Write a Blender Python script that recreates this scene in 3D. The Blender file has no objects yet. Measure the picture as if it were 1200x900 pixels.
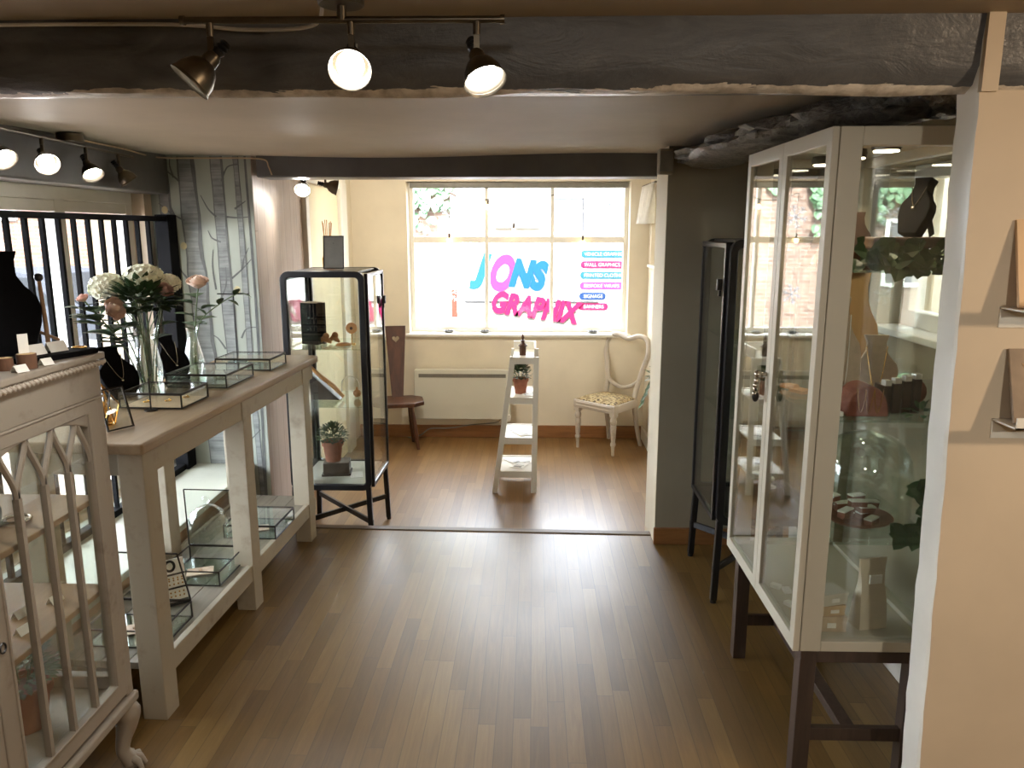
import bpy, math, random
from mathutils import Vector, Matrix, Euler
R=math.radians
scene=bpy.context.scene
col=scene.collection
# ------------------------------------------------------------------ camera
cam_d=bpy.data.cameras.new('camera'); cam=bpy.data.objects.new('camera',cam_d); col.objects.link(cam)
cam.location=(0,0,1.55); cam.rotation_euler=(R(90-11.25),0,R(1.55))
cam_d.sensor_width=36; cam_d.lens=905/1200*36; cam_d.clip_start=.02; cam_d.clip_end=200
scene.camera=cam
# ------------------------------------------------------------------ view, world
vs=scene.view_settings
vs.view_transform='Standard'; vs.look='None'; vs.gamma=1; vs.exposure=1.14; vs.use_curve_mapping=False
try:
    scene.cycles.transparent_max_bounces=48; scene.cycles.max_bounces=12; scene.cycles.diffuse_bounces=6
    scene.cycles.glossy_bounces=6; scene.cycles.caustics_reflective=False; scene.cycles.caustics_refractive=False
    scene.cycles.sample_clamp_indirect=8; scene.cycles.use_denoising=True
except Exception: pass
world=bpy.data.worlds.new('overcast_sky'); scene.world=world; world.use_nodes=True
wn=world.node_tree.nodes; wl=world.node_tree.links
bg=wn['Background']
SKY=12.0
gr=wn.new('ShaderNodeTexGradient'); tc=wn.new('ShaderNodeTexCoord'); mp=wn.new('ShaderNodeMapping'); rp=wn.new('ShaderNodeValToRGB')
mp.inputs['Rotation'].default_value=(0,R(-90),0)
rp.color_ramp.elements[0].color=(.86,.92,1,1); rp.color_ramp.elements[1].color=(.80,.90,1,1)
wl.new(tc.outputs['Generated'],mp.inputs['Vector']); wl.new(mp.outputs['Vector'],gr.inputs['Vector'])
wl.new(gr.outputs['Fac'],rp.inputs['Fac']); wl.new(rp.outputs['Color'],bg.inputs['Color'])
bg.inputs['Strength'].default_value=SKY
def lamp(name,kind,loc,energy,color=(1,1,1),target=None,size=.05,spot=None,blend=.5,parent=None):
    d=bpy.data.lights.new(name,kind); d.energy=energy; d.color=color
    if kind=='SPOT':
        d.spot_size=R(spot or 90); d.spot_blend=blend; d.shadow_soft_size=size
    elif kind=='POINT': d.shadow_soft_size=size
    elif kind=='AREA':
        d.shape='RECTANGLE'; d.size=size[0]; d.size_y=size[1]
    o=bpy.data.objects.new(name,d); col.objects.link(o); o.location=loc
    if target is not None:
        o.rotation_euler=(Vector(target)-Vector(loc)).to_track_quat('-Z','Y').to_euler()
    if parent: o.parent=parent
    return o
def portal(name,loc,target,w,h):
    o=lamp(name,'AREA',loc,1,target=target,size=(w,h)); o.data.cycles.is_portal=True; return o
portal('daylight_portal_back',(-.12,6.62,1.32),(-.12,5,1.32),1.9,1.3)
portal('daylight_portal_street',(-2.2,2.95,1.0),(-1,2.95,1.0),2.2,1.5)
# shop lamp beyond the dividing wall; unseen rear spots added to fill the foreground
lamp('shop_lamp_warm','SPOT',(2.35,.35,1.92),36,(1,.74,.50),(1.15,1.72,1.2),.07,120,.6)
lamp('fill_spot_rear_a','SPOT',(-.1,-.2,1.93),12,(1,.90,.78),(.25,1.7,0),.06,110,.8)
lamp('fill_spot_rear_b','SPOT',(.9,-1.0,1.93),40,(1,.92,.80),(.8,1.9,.4),.06,66,.8)

lamp('fill_spot_bay','SPOT',(-.75,4.9,2.04),27,(1,.92,.80),(-.75,6.34,.95),.05,140,.8)  # unseen spot added behind the lintel to brighten the bay's back wall
# high sun from behind the shop: it lights the far side of the street and never enters the windows
sun=lamp('sun','SUN',(0,-5,8),15,(1,.96,.9),(0.02,-5+6,8-6.2)); sun.data.angle=R(3)
# ------------------------------------------------------------------ helpers: mesh builder
class MB:
    def __init__(s): s.v=[]; s.f=[]; s.m=[]
    def add(s,vs,fs,mi=0,M=None):
        b=len(s.v)
        for p in vs:
            p=Vector(p)
            s.v.append(M@p if M is not None else p)
        for f in fs: s.f.append([b+i for i in f]); s.m.append(mi)
        return s
    def box(s,lo,hi,mi=0,M=None):
        x0,y0,z0=lo; x1,y1,z1=hi
        if x0>x1:x0,x1=x1,x0
        if y0>y1:y0,y1=y1,y0
        if z0>z1:z0,z1=z1,z0
        vs=[(x0,y0,z0),(x1,y0,z0),(x1,y1,z0),(x0,y1,z0),(x0,y0,z1),(x1,y0,z1),(x1,y1,z1),(x0,y1,z1)]
        return s.add(vs,[(0,3,2,1),(4,5,6,7),(0,1,5,4),(1,2,6,5),(2,3,7,6),(3,0,4,7)],mi,M)
    def cbox(s,c,size,rot=(0,0,0),mi=0,M=None):
        T=Matrix.Translation(c)@Euler(rot).to_matrix().to_4x4()
        if M is not None: T=M@T
        h=[a/2 for a in size]
        return s.box((-h[0],-h[1],-h[2]),h,mi,T)
    def bar(s,p0,p1,w,d=None,mi=0,up=(0,0,1)):
        """square bar between two points"""
        d=d or w; p0=Vector(p0); p1=Vector(p1); z=(p1-p0); L=z.length; z.normalize()
        u=Vector(up)
        if abs(z.dot(u))>.98: u=Vector((0,1,0))
        x=u.cross(z).normalized(); y=z.cross(x)
        M=Matrix((( x.x,y.x,z.x,p0.x),(x.y,y.y,z.y,p0.y),(x.z,y.z,z.z,p0.z),(0,0,0,1)))
        return s.box((-w/2,-d/2,0),(w/2,d/2,L),mi,M)
    def cyl(s,p0,p1,r0,r1=None,n=16,mi=0,caps=True):
        if r1 is None:r1=r0
        return s.tube([p0,p1],[r0,r1],n,mi,caps)
    def tube(s,path,r,n=10,mi=0,caps=True,closed=False):
        P=[Vector(p) for p in path]; k=len(P)
        rs=r if isinstance(r,(list,tuple)) else [r]*k
        vs=[];fs=[]; px=None
        for i,p in enumerate(P):
            a=P[i-1] if (i>0 or closed) else P[i]; b=P[(i+1)%k] if (i<k-1 or closed) else P[i]
            t=(b-a); 
            if t.length<1e-9: t=Vector((0,0,1))
            t.normalize()
            if px is None:
                u=Vector((0,0,1)) if abs(t.z)<.9 else Vector((1,0,0))
                x=u.cross(t).normalized()
            else:
                x=(px-t*px.dot(t)); 
                if x.length<1e-6: x=t.orthogonal()
                x.normalize()
            px=x; y=t.cross(x)
            for j in range(n):
                an=2*math.pi*j/n
                vs.append(p+(x*math.cos(an)+y*math.sin(an))*rs[i])
        rng=k if closed else k-1
        for i in range(rng):
            i2=(i+1)%k
            for j in range(n):
                j2=(j+1)%n
                fs.append((i*n+j,i*n+j2,i2*n+j2,i2*n+j))
        if caps and not closed:
            fs.append(tuple(range(n-1,-1,-1))); fs.append(tuple((k-1)*n+j for j in range(n)))
        return s.add(vs,fs,mi)
    def lathe(s,prof,n=24,mi=0,M=None,sx=1,sy=1):
        """prof: list of (r,z)"""
        vs=[];fs=[];k=len(prof)
        for r,z in prof:
            for j in range(n):
                a=2*math.pi*j/n; vs.append((r*math.cos(a)*sx,r*math.sin(a)*sy,z))
        for i in range(k-1):
            for j in range(n):
                j2=(j+1)%n; fs.append((i*n+j,i*n+j2,(i+1)*n+j2,(i+1)*n+j))
        if prof[0][0]>1e-4: fs.append(tuple(range(n-1,-1,-1)))
        if prof[-1][0]>1e-4: fs.append(tuple((k-1)*n+j for j in range(n)))
        return s.add(vs,fs,mi,M)
    def shell(s,prof,n=24,mi=0,M=None):
        """lathe without caps (open shell)"""
        vs=[];fs=[];k=len(prof)
        for r,z in prof:
            for j in range(n):
                a=2*math.pi*j/n; vs.append((r*math.cos(a),r*math.sin(a),z))
        for i in range(k-1):
            for j in range(n):
                j2=(j+1)%n; fs.append((i*n+j,i*n+j2,(i+1)*n+j2,(i+1)*n+j))
        return s.add(vs,fs,mi,M)
    def ball(s,c,r,n=12,mi=0,sc=(1,1,1),M=None):
        k=max(6,n//2+2); prof=[(r*math.sin(math.pi*i/k),-r*math.cos(math.pi*i/k)) for i in range(k+1)]
        prof[0]=(1e-5,-r);prof[-1]=(1e-5,r)
        T=Matrix.Translation(c)@Matrix.Diagonal((sc[0],sc[1],sc[2],1))
        if M is not None: T=M@T
        return s.lathe(prof,n,mi,T)
    def prism(s,out,t0,t1,mi=0,M=None,plane='xz'):
        """2D outline extruded t0..t1 along the third axis (outline counter-clockwise)"""
        n=len(out)
        def P(a,b,t): return {'xz':(a,t,b),'xy':(a,b,t),'yz':(t,a,b)}[plane]
        vs=[P(a,b,t0) for a,b in out]+[P(a,b,t1) for a,b in out]
        fs=[tuple(range(n)),tuple(range(2*n-1,n-1,-1))]+[(i,i+n,(i+1)%n+n,(i+1)%n) for i in range(n)]
        return s.add(vs,fs,mi,M)
    def ring(s,outer,inner,t0,t1,mi=0,M=None,plane='xz'):
        """frame between two outlines with the same number of points"""
        n=len(outer)
        def P(a,b,t): return {'xz':(a,t,b),'xy':(a,b,t),'yz':(t,a,b)}[plane]
        vs=[P(*p,t0) for p in outer]+[P(*p,t0) for p in inner]+[P(*p,t1) for p in outer]+[P(*p,t1) for p in inner]
        fs=[]
        for i in range(n):
            j=(i+1)%n
            fs+= [(i,j,n+j,n+i),(2*n+j,2*n+i,3*n+i,3*n+j),(i,2*n+i,2*n+j,j),(n+j,3*n+j,3*n+i,n+i)]
        return s.add(vs,fs,mi,M)
    def leaf(s,p,d,L,w,up=(0,0,1),mi=0,fold=.25,droop=.15):
        p=Vector(p); d=Vector(d).normalized(); u=Vector(up); sx=d.cross(u)
        if sx.length<1e-3: sx=d.orthogonal()
        sx.normalize(); u=sx.cross(d).normalized()
        pr=[(0,.08),(.25,.8),(.5,1),(.75,.7),(1,.02)]
        vs=[];fs=[]
        for t,ww in pr:
            c=p+d*(L*t)-u*(droop*L*t*t); e=sx*(w/2*ww); l=u*(fold*w/2*ww)
            vs+= [c-e+l,c,c+e+l]
        for i in range(len(pr)-1):
            a=i*3; fs+=[(a,a+1,a+4,a+3),(a+1,a+2,a+5,a+4)]
        return s.add(vs,fs,mi)
    def build(s,name,mat,parent=None,smooth=None,bevel=0,seg=2,recalc=True):
        me=bpy.data.meshes.new(name)
        me.from_pydata([tuple(p) for p in s.v],[],s.f)
        ms=mat if isinstance(mat,(list,tuple)) else [mat]
        for m in ms: me.materials.append(m)
        if len(ms)>1: me.polygons.foreach_set('material_index',s.m)
        if smooth:
            me.shade_smooth(); me.set_sharp_from_angle(angle=R(smooth))
        me.update()
        o=bpy.data.objects.new(name,me); col.objects.link(o)
        if parent: o.parent=parent
        if bevel:
            b=o.modifiers.new('bevel','BEVEL'); b.width=bevel; b.segments=seg; b.limit_method='ANGLE'; b.angle_limit=R(50)
            b.harden_normals=False
        return o
def thing(name,label,cat,loc=(0,0,0),rz=0,group=None,rot=None):
    o=bpy.data.objects.new(name,None); o.empty_display_size=.05; col.objects.link(o)
    o.location=loc; o.rotation_euler=rot if rot else (0,0,R(rz)); tag(o,label,cat,group); return o
def tag(o,label,cat,group=None):
    o['label']=label; o['category']=cat
    if group: o['group']=group
    return o
def struct(o): o['kind']='structure'; return o
def dup(root,loc=None,rz=None,label=None,group=None,rot=None):
    def cp(o,par):
        c=o.copy(); col.objects.link(c)
        if par is not None: c.parent=par
        for ch in list(o.children): cp(ch,c)
        return c
    r=cp(root,None)
    if loc is not None: r.location=loc
    if rz is not None: r.rotation_euler=(0,0,R(rz))
    if rot is not None: r.rotation_euler=rot
    if label: r['label']=label
    if group: r['group']=group
    return r
def rrect(x0,y0,x1,y1,r,n=5):
    pts=[]
    for cx,cy,a0 in ((x1-r,y0+r,-90),(x1-r,y1-r,0),(x0+r,y1-r,90),(x0+r,y0+r,180)):
        for i in range(n+1):
            a=R(a0+90*i/n); pts.append((cx+r*math.cos(a),cy+r*math.sin(a)))
    return pts
def smoothpath(pts,k=6):
    """Catmull-Rom through points"""
    P=[Vector(p) for p in pts]; out=[]
    for i in range(len(P)-1):
        p0=P[max(i-1,0)];p1=P[i];p2=P[i+1];p3=P[min(i+2,len(P)-1)]
        for j in range(k):
            t=j/k
            out.append(.5*((2*p1)+(-p0+p2)*t+(2*p0-5*p1+4*p2-p3)*t*t+(-p0+3*p1-3*p2+p3)*t**3))
    out.append(P[-1]); return out
# ------------------------------------------------------------------ helpers: materials
def lin(r,g,b):
    f=lambda c:(c/255/12.92 if c/255<=.04045 else ((c/255+.055)/1.055)**2.4)
    return (f(r),f(g),f(b),1)
class NT:
    def __init__(s,name):
        s.mat=bpy.data.materials.new(name); s.mat.use_nodes=True; s.t=s.mat.node_tree; s.n=s.t.nodes; s.l=s.t.links
        s.b=s.n['Principled BSDF']; s.out=s.n['Material Output']
    def node(s,t,**kw):
        n=s.n.new(t)
        for k,v in kw.items(): setattr(n,k,v)
        return n
    def put(s,sock,v):
        if isinstance(v,bpy.types.NodeSocket): s.l.new(v,sock)
        else: sock.default_value=v
    def math(s,op,a,b=0,c=0):
        n=s.node('ShaderNodeMath',operation=op); s.put(n.inputs[0],a); s.put(n.inputs[1],b); s.put(n.inputs[2],c); return n.outputs[0]
    def coord(s,kind='Object',scale=(1,1,1),rot=(0,0,0)):
        t=s.node('ShaderNodeTexCoord'); m=s.node('ShaderNodeMapping'); m.inputs['Scale'].default_value=scale; m.inputs['Rotation'].default_value=rot
        s.l.new(t.outputs[kind],m.inputs['Vector']); return m.outputs['Vector']
    def noise(s,vec,scale,detail=4,rough=.55,dist=0):
        n=s.node('ShaderNodeTexNoise'); s.l.new(vec,n.inputs['Vector']); n.inputs['Scale'].default_value=scale; n.inputs['Detail'].default_value=detail
        n.inputs['Roughness'].default_value=rough; n.inputs['Distortion'].default_value=dist; return n.outputs['Fac']
    def ramp(s,fac,stops):
        n=s.node('ShaderNodeValToRGB'); s.l.new(fac,n.inputs['Fac']); e=n.color_ramp.elements
        while len(e)<len(stops): e.new(.5)
        for i,(p,c) in enumerate(stops): e[i].position=p; e[i].color=c if len(c)==4 else (*c,1)
        return n.outputs['Color']
    def mix(s,fac,a,b,mode='MIX'):
        n=s.node('ShaderNodeMix',data_type='RGBA',blend_type=mode); s.put(n.inputs['Factor'],fac); s.put(n.inputs['A'],a); s.put(n.inputs['B'],b); return n.outputs['Result']
    def bump(s,h,strength=.2,dist=.01):
        n=s.node('ShaderNodeBump'); n.inputs['Strength'].default_value=strength; n.inputs['Distance'].default_value=dist
        s.l.new(h,n.inputs['Height']); s.l.new(n.outputs['Normal'],s.b.inputs['Normal'])
    def sep(s,vec):
        n=s.node('ShaderNodeSeparateXYZ'); s.l.new(vec,n.inputs[0]); return n.outputs
def paint(name,c,rough=.5,var=.08,scale=12,bump=.05,metal=0,bscale=60,spec=.5):
    t=NT(name); v=t.coord(); f=t.noise(v,scale)
    lo=tuple(max(0,x*(1-var*2)) for x in c[:3])+(1,); hi=tuple(min(1,x*(1+var*2)) for x in c[:3])+(1,)
    t.put(t.b.inputs['Base Color'],t.ramp(f,[(.3,lo),(.7,hi)]))
    t.b.inputs['Roughness'].default_value=rough; t.b.inputs['Metallic'].default_value=metal
    t.b.inputs['Specular IOR Level'].default_value=spec
    if bump: t.bump(t.noise(v,bscale,3),bump,.004)
    return t.mat
def worn(name,c,c2,rough=.55,amount=.62,scale=9):
    """chalk paint rubbed through in patches"""
    t=NT(name); v=t.coord(); f=t.noise(v,scale,6,.65); g=t.noise(v,40,3)
    h=t.math('ADD',t.math('MULTIPLY',f,.75),t.math('MULTIPLY',g,.25))
    t.put(t.b.inputs['Base Color'],t.ramp(h,[(amount-.12,c),(amount,tuple((a+b)/2 for a,b in zip(c,c2))),(amount+.1,c2)]))
    t.b.inputs['Roughness'].default_value=rough; t.bump(g,.12,.003); return t.mat
def wood(name,c1,c2,axis='y',rough=.45,scale=6,stretch=14):
    t=NT(name); sc={'x':(1,stretch,stretch),'y':(stretch,1,stretch),'z':(stretch,stretch,1)}[axis]
    v=t.coord(scale=sc); f=t.noise(v,scale/3,6,.6,.6); g=t.noise(v,scale*2,3)
    h=t.math('ADD',t.math('MULTIPLY',f,.8),t.math('MULTIPLY',g,.2))
    t.put(t.b.inputs['Base Color'],t.ramp(h,[(.33,c1),(.66,c2)]))
    t.b.inputs['Roughness'].default_value=rough; t.bump(h,.12,.003); return t.mat
def glass(name,tint=(.96,.98,.97,1),f0=.045,rough=0.0,gain=1.0):
    """thin pane: clear transmission mixed with a mirror-like reflection that grows towards grazing angles (Schlick)"""
    t=NT(name); t.n.remove(t.b)
    g=t.node('ShaderNodeNewGeometry'); d=t.node('ShaderNodeVectorMath',operation='DOT_PRODUCT')
    t.l.new(g.outputs['Normal'],d.inputs[0]); t.l.new(g.outputs['Incoming'],d.inputs[1])
    c=t.math('SUBTRACT',1,t.math('ABSOLUTE',d.outputs['Value'])); p=t.math('POWER',c,5)
    f=t.math('MULTIPLY',t.math('ADD',f0,t.math('MULTIPLY',p,1-f0)),gain)
    tr=t.node('ShaderNodeBsdfTransparent'); tr.inputs['Color'].default_value=tint
    gl=t.node('ShaderNodeBsdfGlossy'); gl.inputs['Roughness'].default_value=rough; gl.inputs['Color'].default_value=(1,1,1,1)
    m=t.node('ShaderNodeMixShader'); t.l.new(f,m.inputs[0]); t.l.new(tr.outputs[0],m.inputs[1]); t.l.new(gl.outputs[0],m.inputs[2])
    t.l.new(m.outputs[0],t.out.inputs['Surface']); return t.mat
def emit(name,c,s):
    t=NT(name); t.b.inputs['Base Color'].default_value=c; t.b.inputs['Emission Color'].default_value=c; t.b.inputs['Emission Strength'].default_value=s; return t.mat
def planks(name,stops,w=.078,L=.95,along='y',rough=(.24,.42),gap=.0012,grain=1.0,worn_patch=True):
    t=NT(name); v=t.coord(); X=t.sep(v)
    a,b=(X[0],X[1]) if along=='y' else ((X[1],X[2]) if along=='z' else (X[1],X[0]))
    u=t.math('DIVIDE',a,w); i=t.math('FLOOR',u); fu=t.math('FRACT',u)
    wn1=t.node('ShaderNodeTexWhiteNoise',noise_dimensions='1D'); t.l.new(i,wn1.inputs['W'])
    vv=t.math('ADD',t.math('DIVIDE',b,L),t.math('MULTIPLY',wn1.outputs['Value'],7.3)); j=t.math('FLOOR',vv); fv=t.math('FRACT',vv)
    cb=t.node('ShaderNodeCombineXYZ'); t.l.new(i,cb.inputs[0]); t.l.new(j,cb.inputs[1])
    wn2=t.node('ShaderNodeTexWhiteNoise',noise_dimensions='2D'); t.l.new(cb.outputs[0],wn2.inputs['Vector'])
    sc={'y':(18,1.2,1),'z':(1,18,1.2),'x':(1.2,18,1)}[along]
    mp=t.node('ShaderNodeMapping'); mp.inputs['Scale'].default_value=sc; t.l.new(v,mp.inputs['Vector'])
    off=t.node('ShaderNodeVectorMath',operation='ADD'); t.l.new(mp.outputs[0],off.inputs[0])
    sc2=t.node('ShaderNodeVectorMath',operation='SCALE'); t.l.new(wn2.outputs['Color'],sc2.inputs[0]); sc2.inputs['Scale'].default_value=30; t.l.new(sc2.outputs[0],off.inputs[1])
    gr=t.noise(off.outputs[0],2.2,6,.65,1.2)
    big=t.noise(v,1.1,3)
    fac=t.math('ADD',t.math('ADD',t.math('MULTIPLY',wn2.outputs['Value'],.30),t.math('MULTIPLY',gr,.48*grain)),t.math('MULTIPLY',big,.26))
    c=t.ramp(fac,stops)
    e1=t.math('LESS_THAN',t.math('MINIMUM',fu,t.math('SUBTRACT',1,fu)),gap/w); e2=t.math('LESS_THAN',t.math('MINIMUM',fv,t.math('SUBTRACT',1,fv)),gap/L)
    e=t.math('MAXIMUM',e1,e2)
    dk=tuple(x*.30 for x in stops[0][1][:3])+(1,)
    c=t.mix(t.math('MULTIPLY',e,.5),c,dk)
    t.put(t.b.inputs['Base Color'],c)
    rg=t.noise(v,2.0,2,.5); mr=t.node('ShaderNodeMapRange'); t.l.new(rg,mr.inputs['Value']); mr.inputs['From Min'].default_value=.15; mr.inputs['From Max'].default_value=1.0
    mr.inputs['To Min'].default_value=rough[0]; mr.inputs['To Max'].default_value=rough[1]; t.l.new(mr.outputs[0],t.b.inputs['Roughness']); t.b.inputs['Specular IOR Level'].default_value=1.0
    h=t.math('SUBTRACT',t.math('MULTIPLY',gr,.25),e); t.bump(h,.25,.002); return t.mat
def bricks(name,c1,c2,mortar,s=1,rough=.9,plane='xz'):
    t=NT(name); v=t.coord(rot={'xz':(R(90),0,0),'xy':(0,0,0),'yz':(R(90),0,R(90))}[plane]); b=t.node('ShaderNodeTexBrick'); t.l.new(v,b.inputs['Vector'])
    b.inputs['Color1'].default_value=c1; b.inputs['Color2'].default_value=c2; b.inputs['Mortar'].default_value=mortar
    b.inputs['Scale'].default_value=s; b.inputs['Brick Width'].default_value=.225; b.inputs['Row Height'].default_value=.075; b.inputs['Mortar Size'].default_value=.008
    n=t.noise(v,7,4); t.put(t.b.inputs['Base Color'],t.mix(.35,b.outputs['Color'],t.ramp(n,[(.3,(.25,.2,.17,1)),(.7,(.9,.85,.8,1))]),'OVERLAY'))
    t.b.inputs['Roughness'].default_value=rough; return t.mat
# ------------------------------------------------------------------ materials
rnd=random.Random(7)
M={}
M['cream']=paint('cream_wall_paint',lin(222,212,190),.7,.03,3)
M['cream_door']=paint('cream_door_paint',lin(226,214,178),.5,.03,3)
M['warm_white']=paint('warm_white_wall_paint',lin(206,190,166),.7,.03,3)
M['taupe']=paint('grey_beige_wall_paint',lin(148,139,118),.7,.03,3)
M['ceiling']=paint('ceiling_paint',lin(186,174,154),.6,.05,2.2,.1,bscale=9)
M['white']=paint('white_gloss_paint',lin(230,227,216),.32,.03,5)
M['white_sill']=paint('pale_sill_paint',lin(184,186,172),.45,.04,5)
M['cab_white']=paint('cabinet_off_white_lacquer',lin(196,189,170),.38,.02,5,0)
M['chalk']=worn('chalk_white_worn_paint',lin(158,148,134),lin(118,104,90),.6,.66)
M['chalk_bright']=worn('chalk_console_paint',lin(164,154,134),lin(134,121,103),.6,.66)
M['chair_chalk']=worn('chair_chalk_paint',lin(190,180,166),lin(142,128,112),.55,.66)
M['oak_top']=wood('pale_oak_top',lin(128,106,78),lin(160,138,106),'y',.45,5,9)
M['shelf_wood']=wood('shelf_wood',lin(146,114,84),lin(178,146,112),'y',.5,5,9)
M['grey_board']=wood('grey_washed_board',lin(112,104,90),lin(138,130,114),'y',.55,5,9)
M['skirting']=wood('brown_skirting_wood',lin(120,80,44),lin(156,108,64),'x',.4,6,10)
M['dark_wood']=wood('dark_stained_wood',lin(58,34,22),lin(92,56,36),'z',.35,6,10)
M['leg_brown']=wood('dark_brown_leg_wood',lin(56,44,38),lin(80,64,54),'z',.45,6,10)
M['black']=paint('black_metal',lin(24,24,26),.32,.05,10,.02)
M['rail_black']=paint('black_iron',lin(9,9,11),.75,.1,20,.1,spec=.15)
M['velvet']=paint('black_velvet',lin(12,12,14),.95,.1,40,.1,spec=.15)
M['brass']=paint('antique_brass',lin(112,104,90),.36,.1,20,.03,metal=1)
M['chrome']=paint('nickel_metal',lin(170,160,145),.22,.05,20,.02,metal=1)
M['dark_plastic']=paint('dark_plastic',lin(20,20,20),.4,.02,10,0)
M['wire']=paint('dark_brass_wire',lin(44,38,30),.4,.1,30,0,metal=.6)
M['white_plastic']=paint('white_cable_plastic',lin(225,222,214),.4,.02,10,0)
M['heater']=paint('heater_white_enamel',lin(206,204,190),.35,.015,4,0)
M['grille']=paint('heater_grille_grey',lin(120,116,106),.5,.05,20,0)
M['terracotta']=paint('terracotta',lin(150,94,72),.85,.12,14,.15)
M['leaf']=paint('dark_leaf_green',lin(52,74,40),.5,.25,14,0)
M['leaf2']=paint('mid_leaf_green',lin(76,98,56),.5,.25,14,0)
M['ivy']=paint('ivy_green',lin(70,104,66),.5,.3,6,0)
M['stem']=paint('green_stem',lin(84,104,62),.6,.15,14,0)
M['peach']=paint('peach_petal',lin(240,214,196),.7,.1,24,0)
M['pink']=paint('dusty_pink_petal',lin(230,196,184),.7,.12,24,0)
M['creamwhite']=paint('cream_white_petal',lin(236,236,214),.7,.06,30,0)
M['paper']=paint('white_paper',lin(240,238,230),.8,.03,30,0)
M['kraft']=paint('kraft_beige_card',lin(196,172,140),.8,.06,20,0)
M['busts']=paint('beige_linen_bust',lin(196,176,152),.85,.06,40,.2)
M['bustwood']=wood('pale_brown_bust',lin(190,148,104),lin(214,176,130),'z',.6,6,8)
M['bark']=wood('bark',lin(84,58,44),lin(128,92,68),'z',.85,10,4)
M['logend']=wood('cut_log_face',lin(196,160,112),lin(220,190,144),'z',.7,12,1)
M['reddish']=wood('reddish_log',lin(110,56,40),lin(140,80,58),'x',.7,8,5)
M['orange_wood']=wood('orange_driftwood',lin(196,128,70),lin(222,164,104),'x',.5,9,4)
M['gold']=paint('gold_metal',lin(226,176,90),.25,.05,20,0,metal=1)
M['pearl']=paint('pearl_white',lin(240,236,228),.25,.02,20,0)
M['glass']=glass('clear_pane')
M['cab_glass']=glass('cabinet_pane',(.95,.97,.96,1),.055,0,1.15)
M['win_glass']=glass('window_pane',(.98,.99,1,1),.04)
M['vase_glass']=glass('vase_glass',(.95,.97,.95,1),.06,.02,1.3)
M['green_glass']=glass('shelf_glass',(.84,.90,.86,1),.05); M['water']=glass('vase_water',(.93,.95,.92,1),.05)
M['amber']=glass('amber_glass',(.86,.62,.26,1),.06)
M['lampglow']=emit('lamp_glow',(1,.98,.95,1),26)
M['puckglow']=emit('puck_glow',(1,.86,.62,1),9)
M['floor']=planks('oak_strip_floor',[(.25,lin(90,65,29)),(.52,lin(116,88,43)),(.8,lin(142,113,62))],.056,.8,'y',(.35,.47))
M['floor_far']=planks('oak_strip_floor_far',[(.25,lin(98,68,36)),(.52,lin(124,92,52)),(.8,lin(148,116,70))],.056,.8,'y',(.30,.42))
M['nosing']=wood('worn_nosing_wood',lin(84,68,52),lin(120,100,78),'x',.5,6,10)
M['boards_paper']=planks('timber_print_wallpaper',[(.25,lin(142,120,102)),(.5,lin(174,150,130)),(.85,lin(192,172,154))],.115,40,'z',(.6,.7),.002,1.5)
M['birch_ground']=paint('birch_paper_ground',lin(164,170,158),.75,.03,4)
M['brick_red']=bricks('ochre_brick',lin(104,84,72),lin(124,102,86),lin(124,118,108))
M['brick_y']=bricks('ochre_brick_side',lin(80,54,40),lin(96,68,50),lin(92,86,78),plane='xz')
M['paving']=bricks('pink_block_paving',lin(92,76,70),lin(106,90,82),lin(60,54,52),.8,plane='xy')
M['asphalt']=paint('street_asphalt',lin(78,78,80),.9,.1,9,.2)
M['stonewall']=paint('pale_render',lin(176,168,152),.85,.06,3)
M['slate']=bricks('slate_roof',lin(110,112,118),lin(134,136,142),lin(90,92,96))
# birch bark print
t=NT('birch_bark_print'); v=t.coord(scale=(1,1,1)); s_=t.coord(scale=(3,3,60))
n1=t.noise(s_,1.2,4,.6,.5); n2=t.noise(v,14,3); h=t.math('ADD',t.math('MULTIPLY',n1,.6),t.math('MULTIPLY',n2,.4))
t.put(t.b.inputs['Base Color'],t.ramp(h,[(.30,lin(92,94,94)),(.45,lin(126,130,128)),(.62,lin(150,154,150))])); t.b.inputs['Roughness'].default_value=.75
M['birch_bark']=t.mat
M['birch_dark']=paint('birch_print_dark',lin(104,106,104),.75,.1,20,0)
M['birch_leaf']=paint('birch_print_leaf',lin(196,184,142),.75,.1,20,0)
# old painted oak beam: thick dark grey gloss, worn to pale plaster in ragged patches along the lower arris, the pale brightened to paint in the lamp highlight
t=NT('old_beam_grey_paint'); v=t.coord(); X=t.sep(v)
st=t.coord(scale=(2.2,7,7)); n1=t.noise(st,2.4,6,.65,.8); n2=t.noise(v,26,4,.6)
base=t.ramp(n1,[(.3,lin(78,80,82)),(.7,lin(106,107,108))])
edge=t.math('SUBTRACT',t.math('ADD',t.math('MULTIPLY',t.noise(st,1.3,5,.7,.4),.052),1.8235),X[2]); worn_lit=t.math('GREATER_THAN',edge,0)
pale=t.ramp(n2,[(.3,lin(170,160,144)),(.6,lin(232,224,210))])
t.put(t.b.inputs['Base Color'],t.mix(worn_lit,base,pale)); t.b.inputs['Roughness'].default_value=.36
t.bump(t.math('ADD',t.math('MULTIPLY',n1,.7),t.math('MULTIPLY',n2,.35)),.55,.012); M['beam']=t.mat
M['beam2']=paint('grey_beam_gloss',lin(94,92,90),.4,.07,6,.3,bscale=14)
# crumpled silver lagging
t=NT('crumpled_grey_lagging'); v=t.coord(); n=t.noise(v,22,6,.7,1.5); t.put(t.b.inputs['Base Color'],t.ramp(n,[(.3,lin(60,58,56)),(.5,lin(140,136,128)),(.75,lin(190,184,174))]))
t.b.inputs['Metallic'].default_value=.25; t.b.inputs['Roughness'].default_value=.3; t.bump(n,.9,.02); M['lagging']=t.mat
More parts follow.
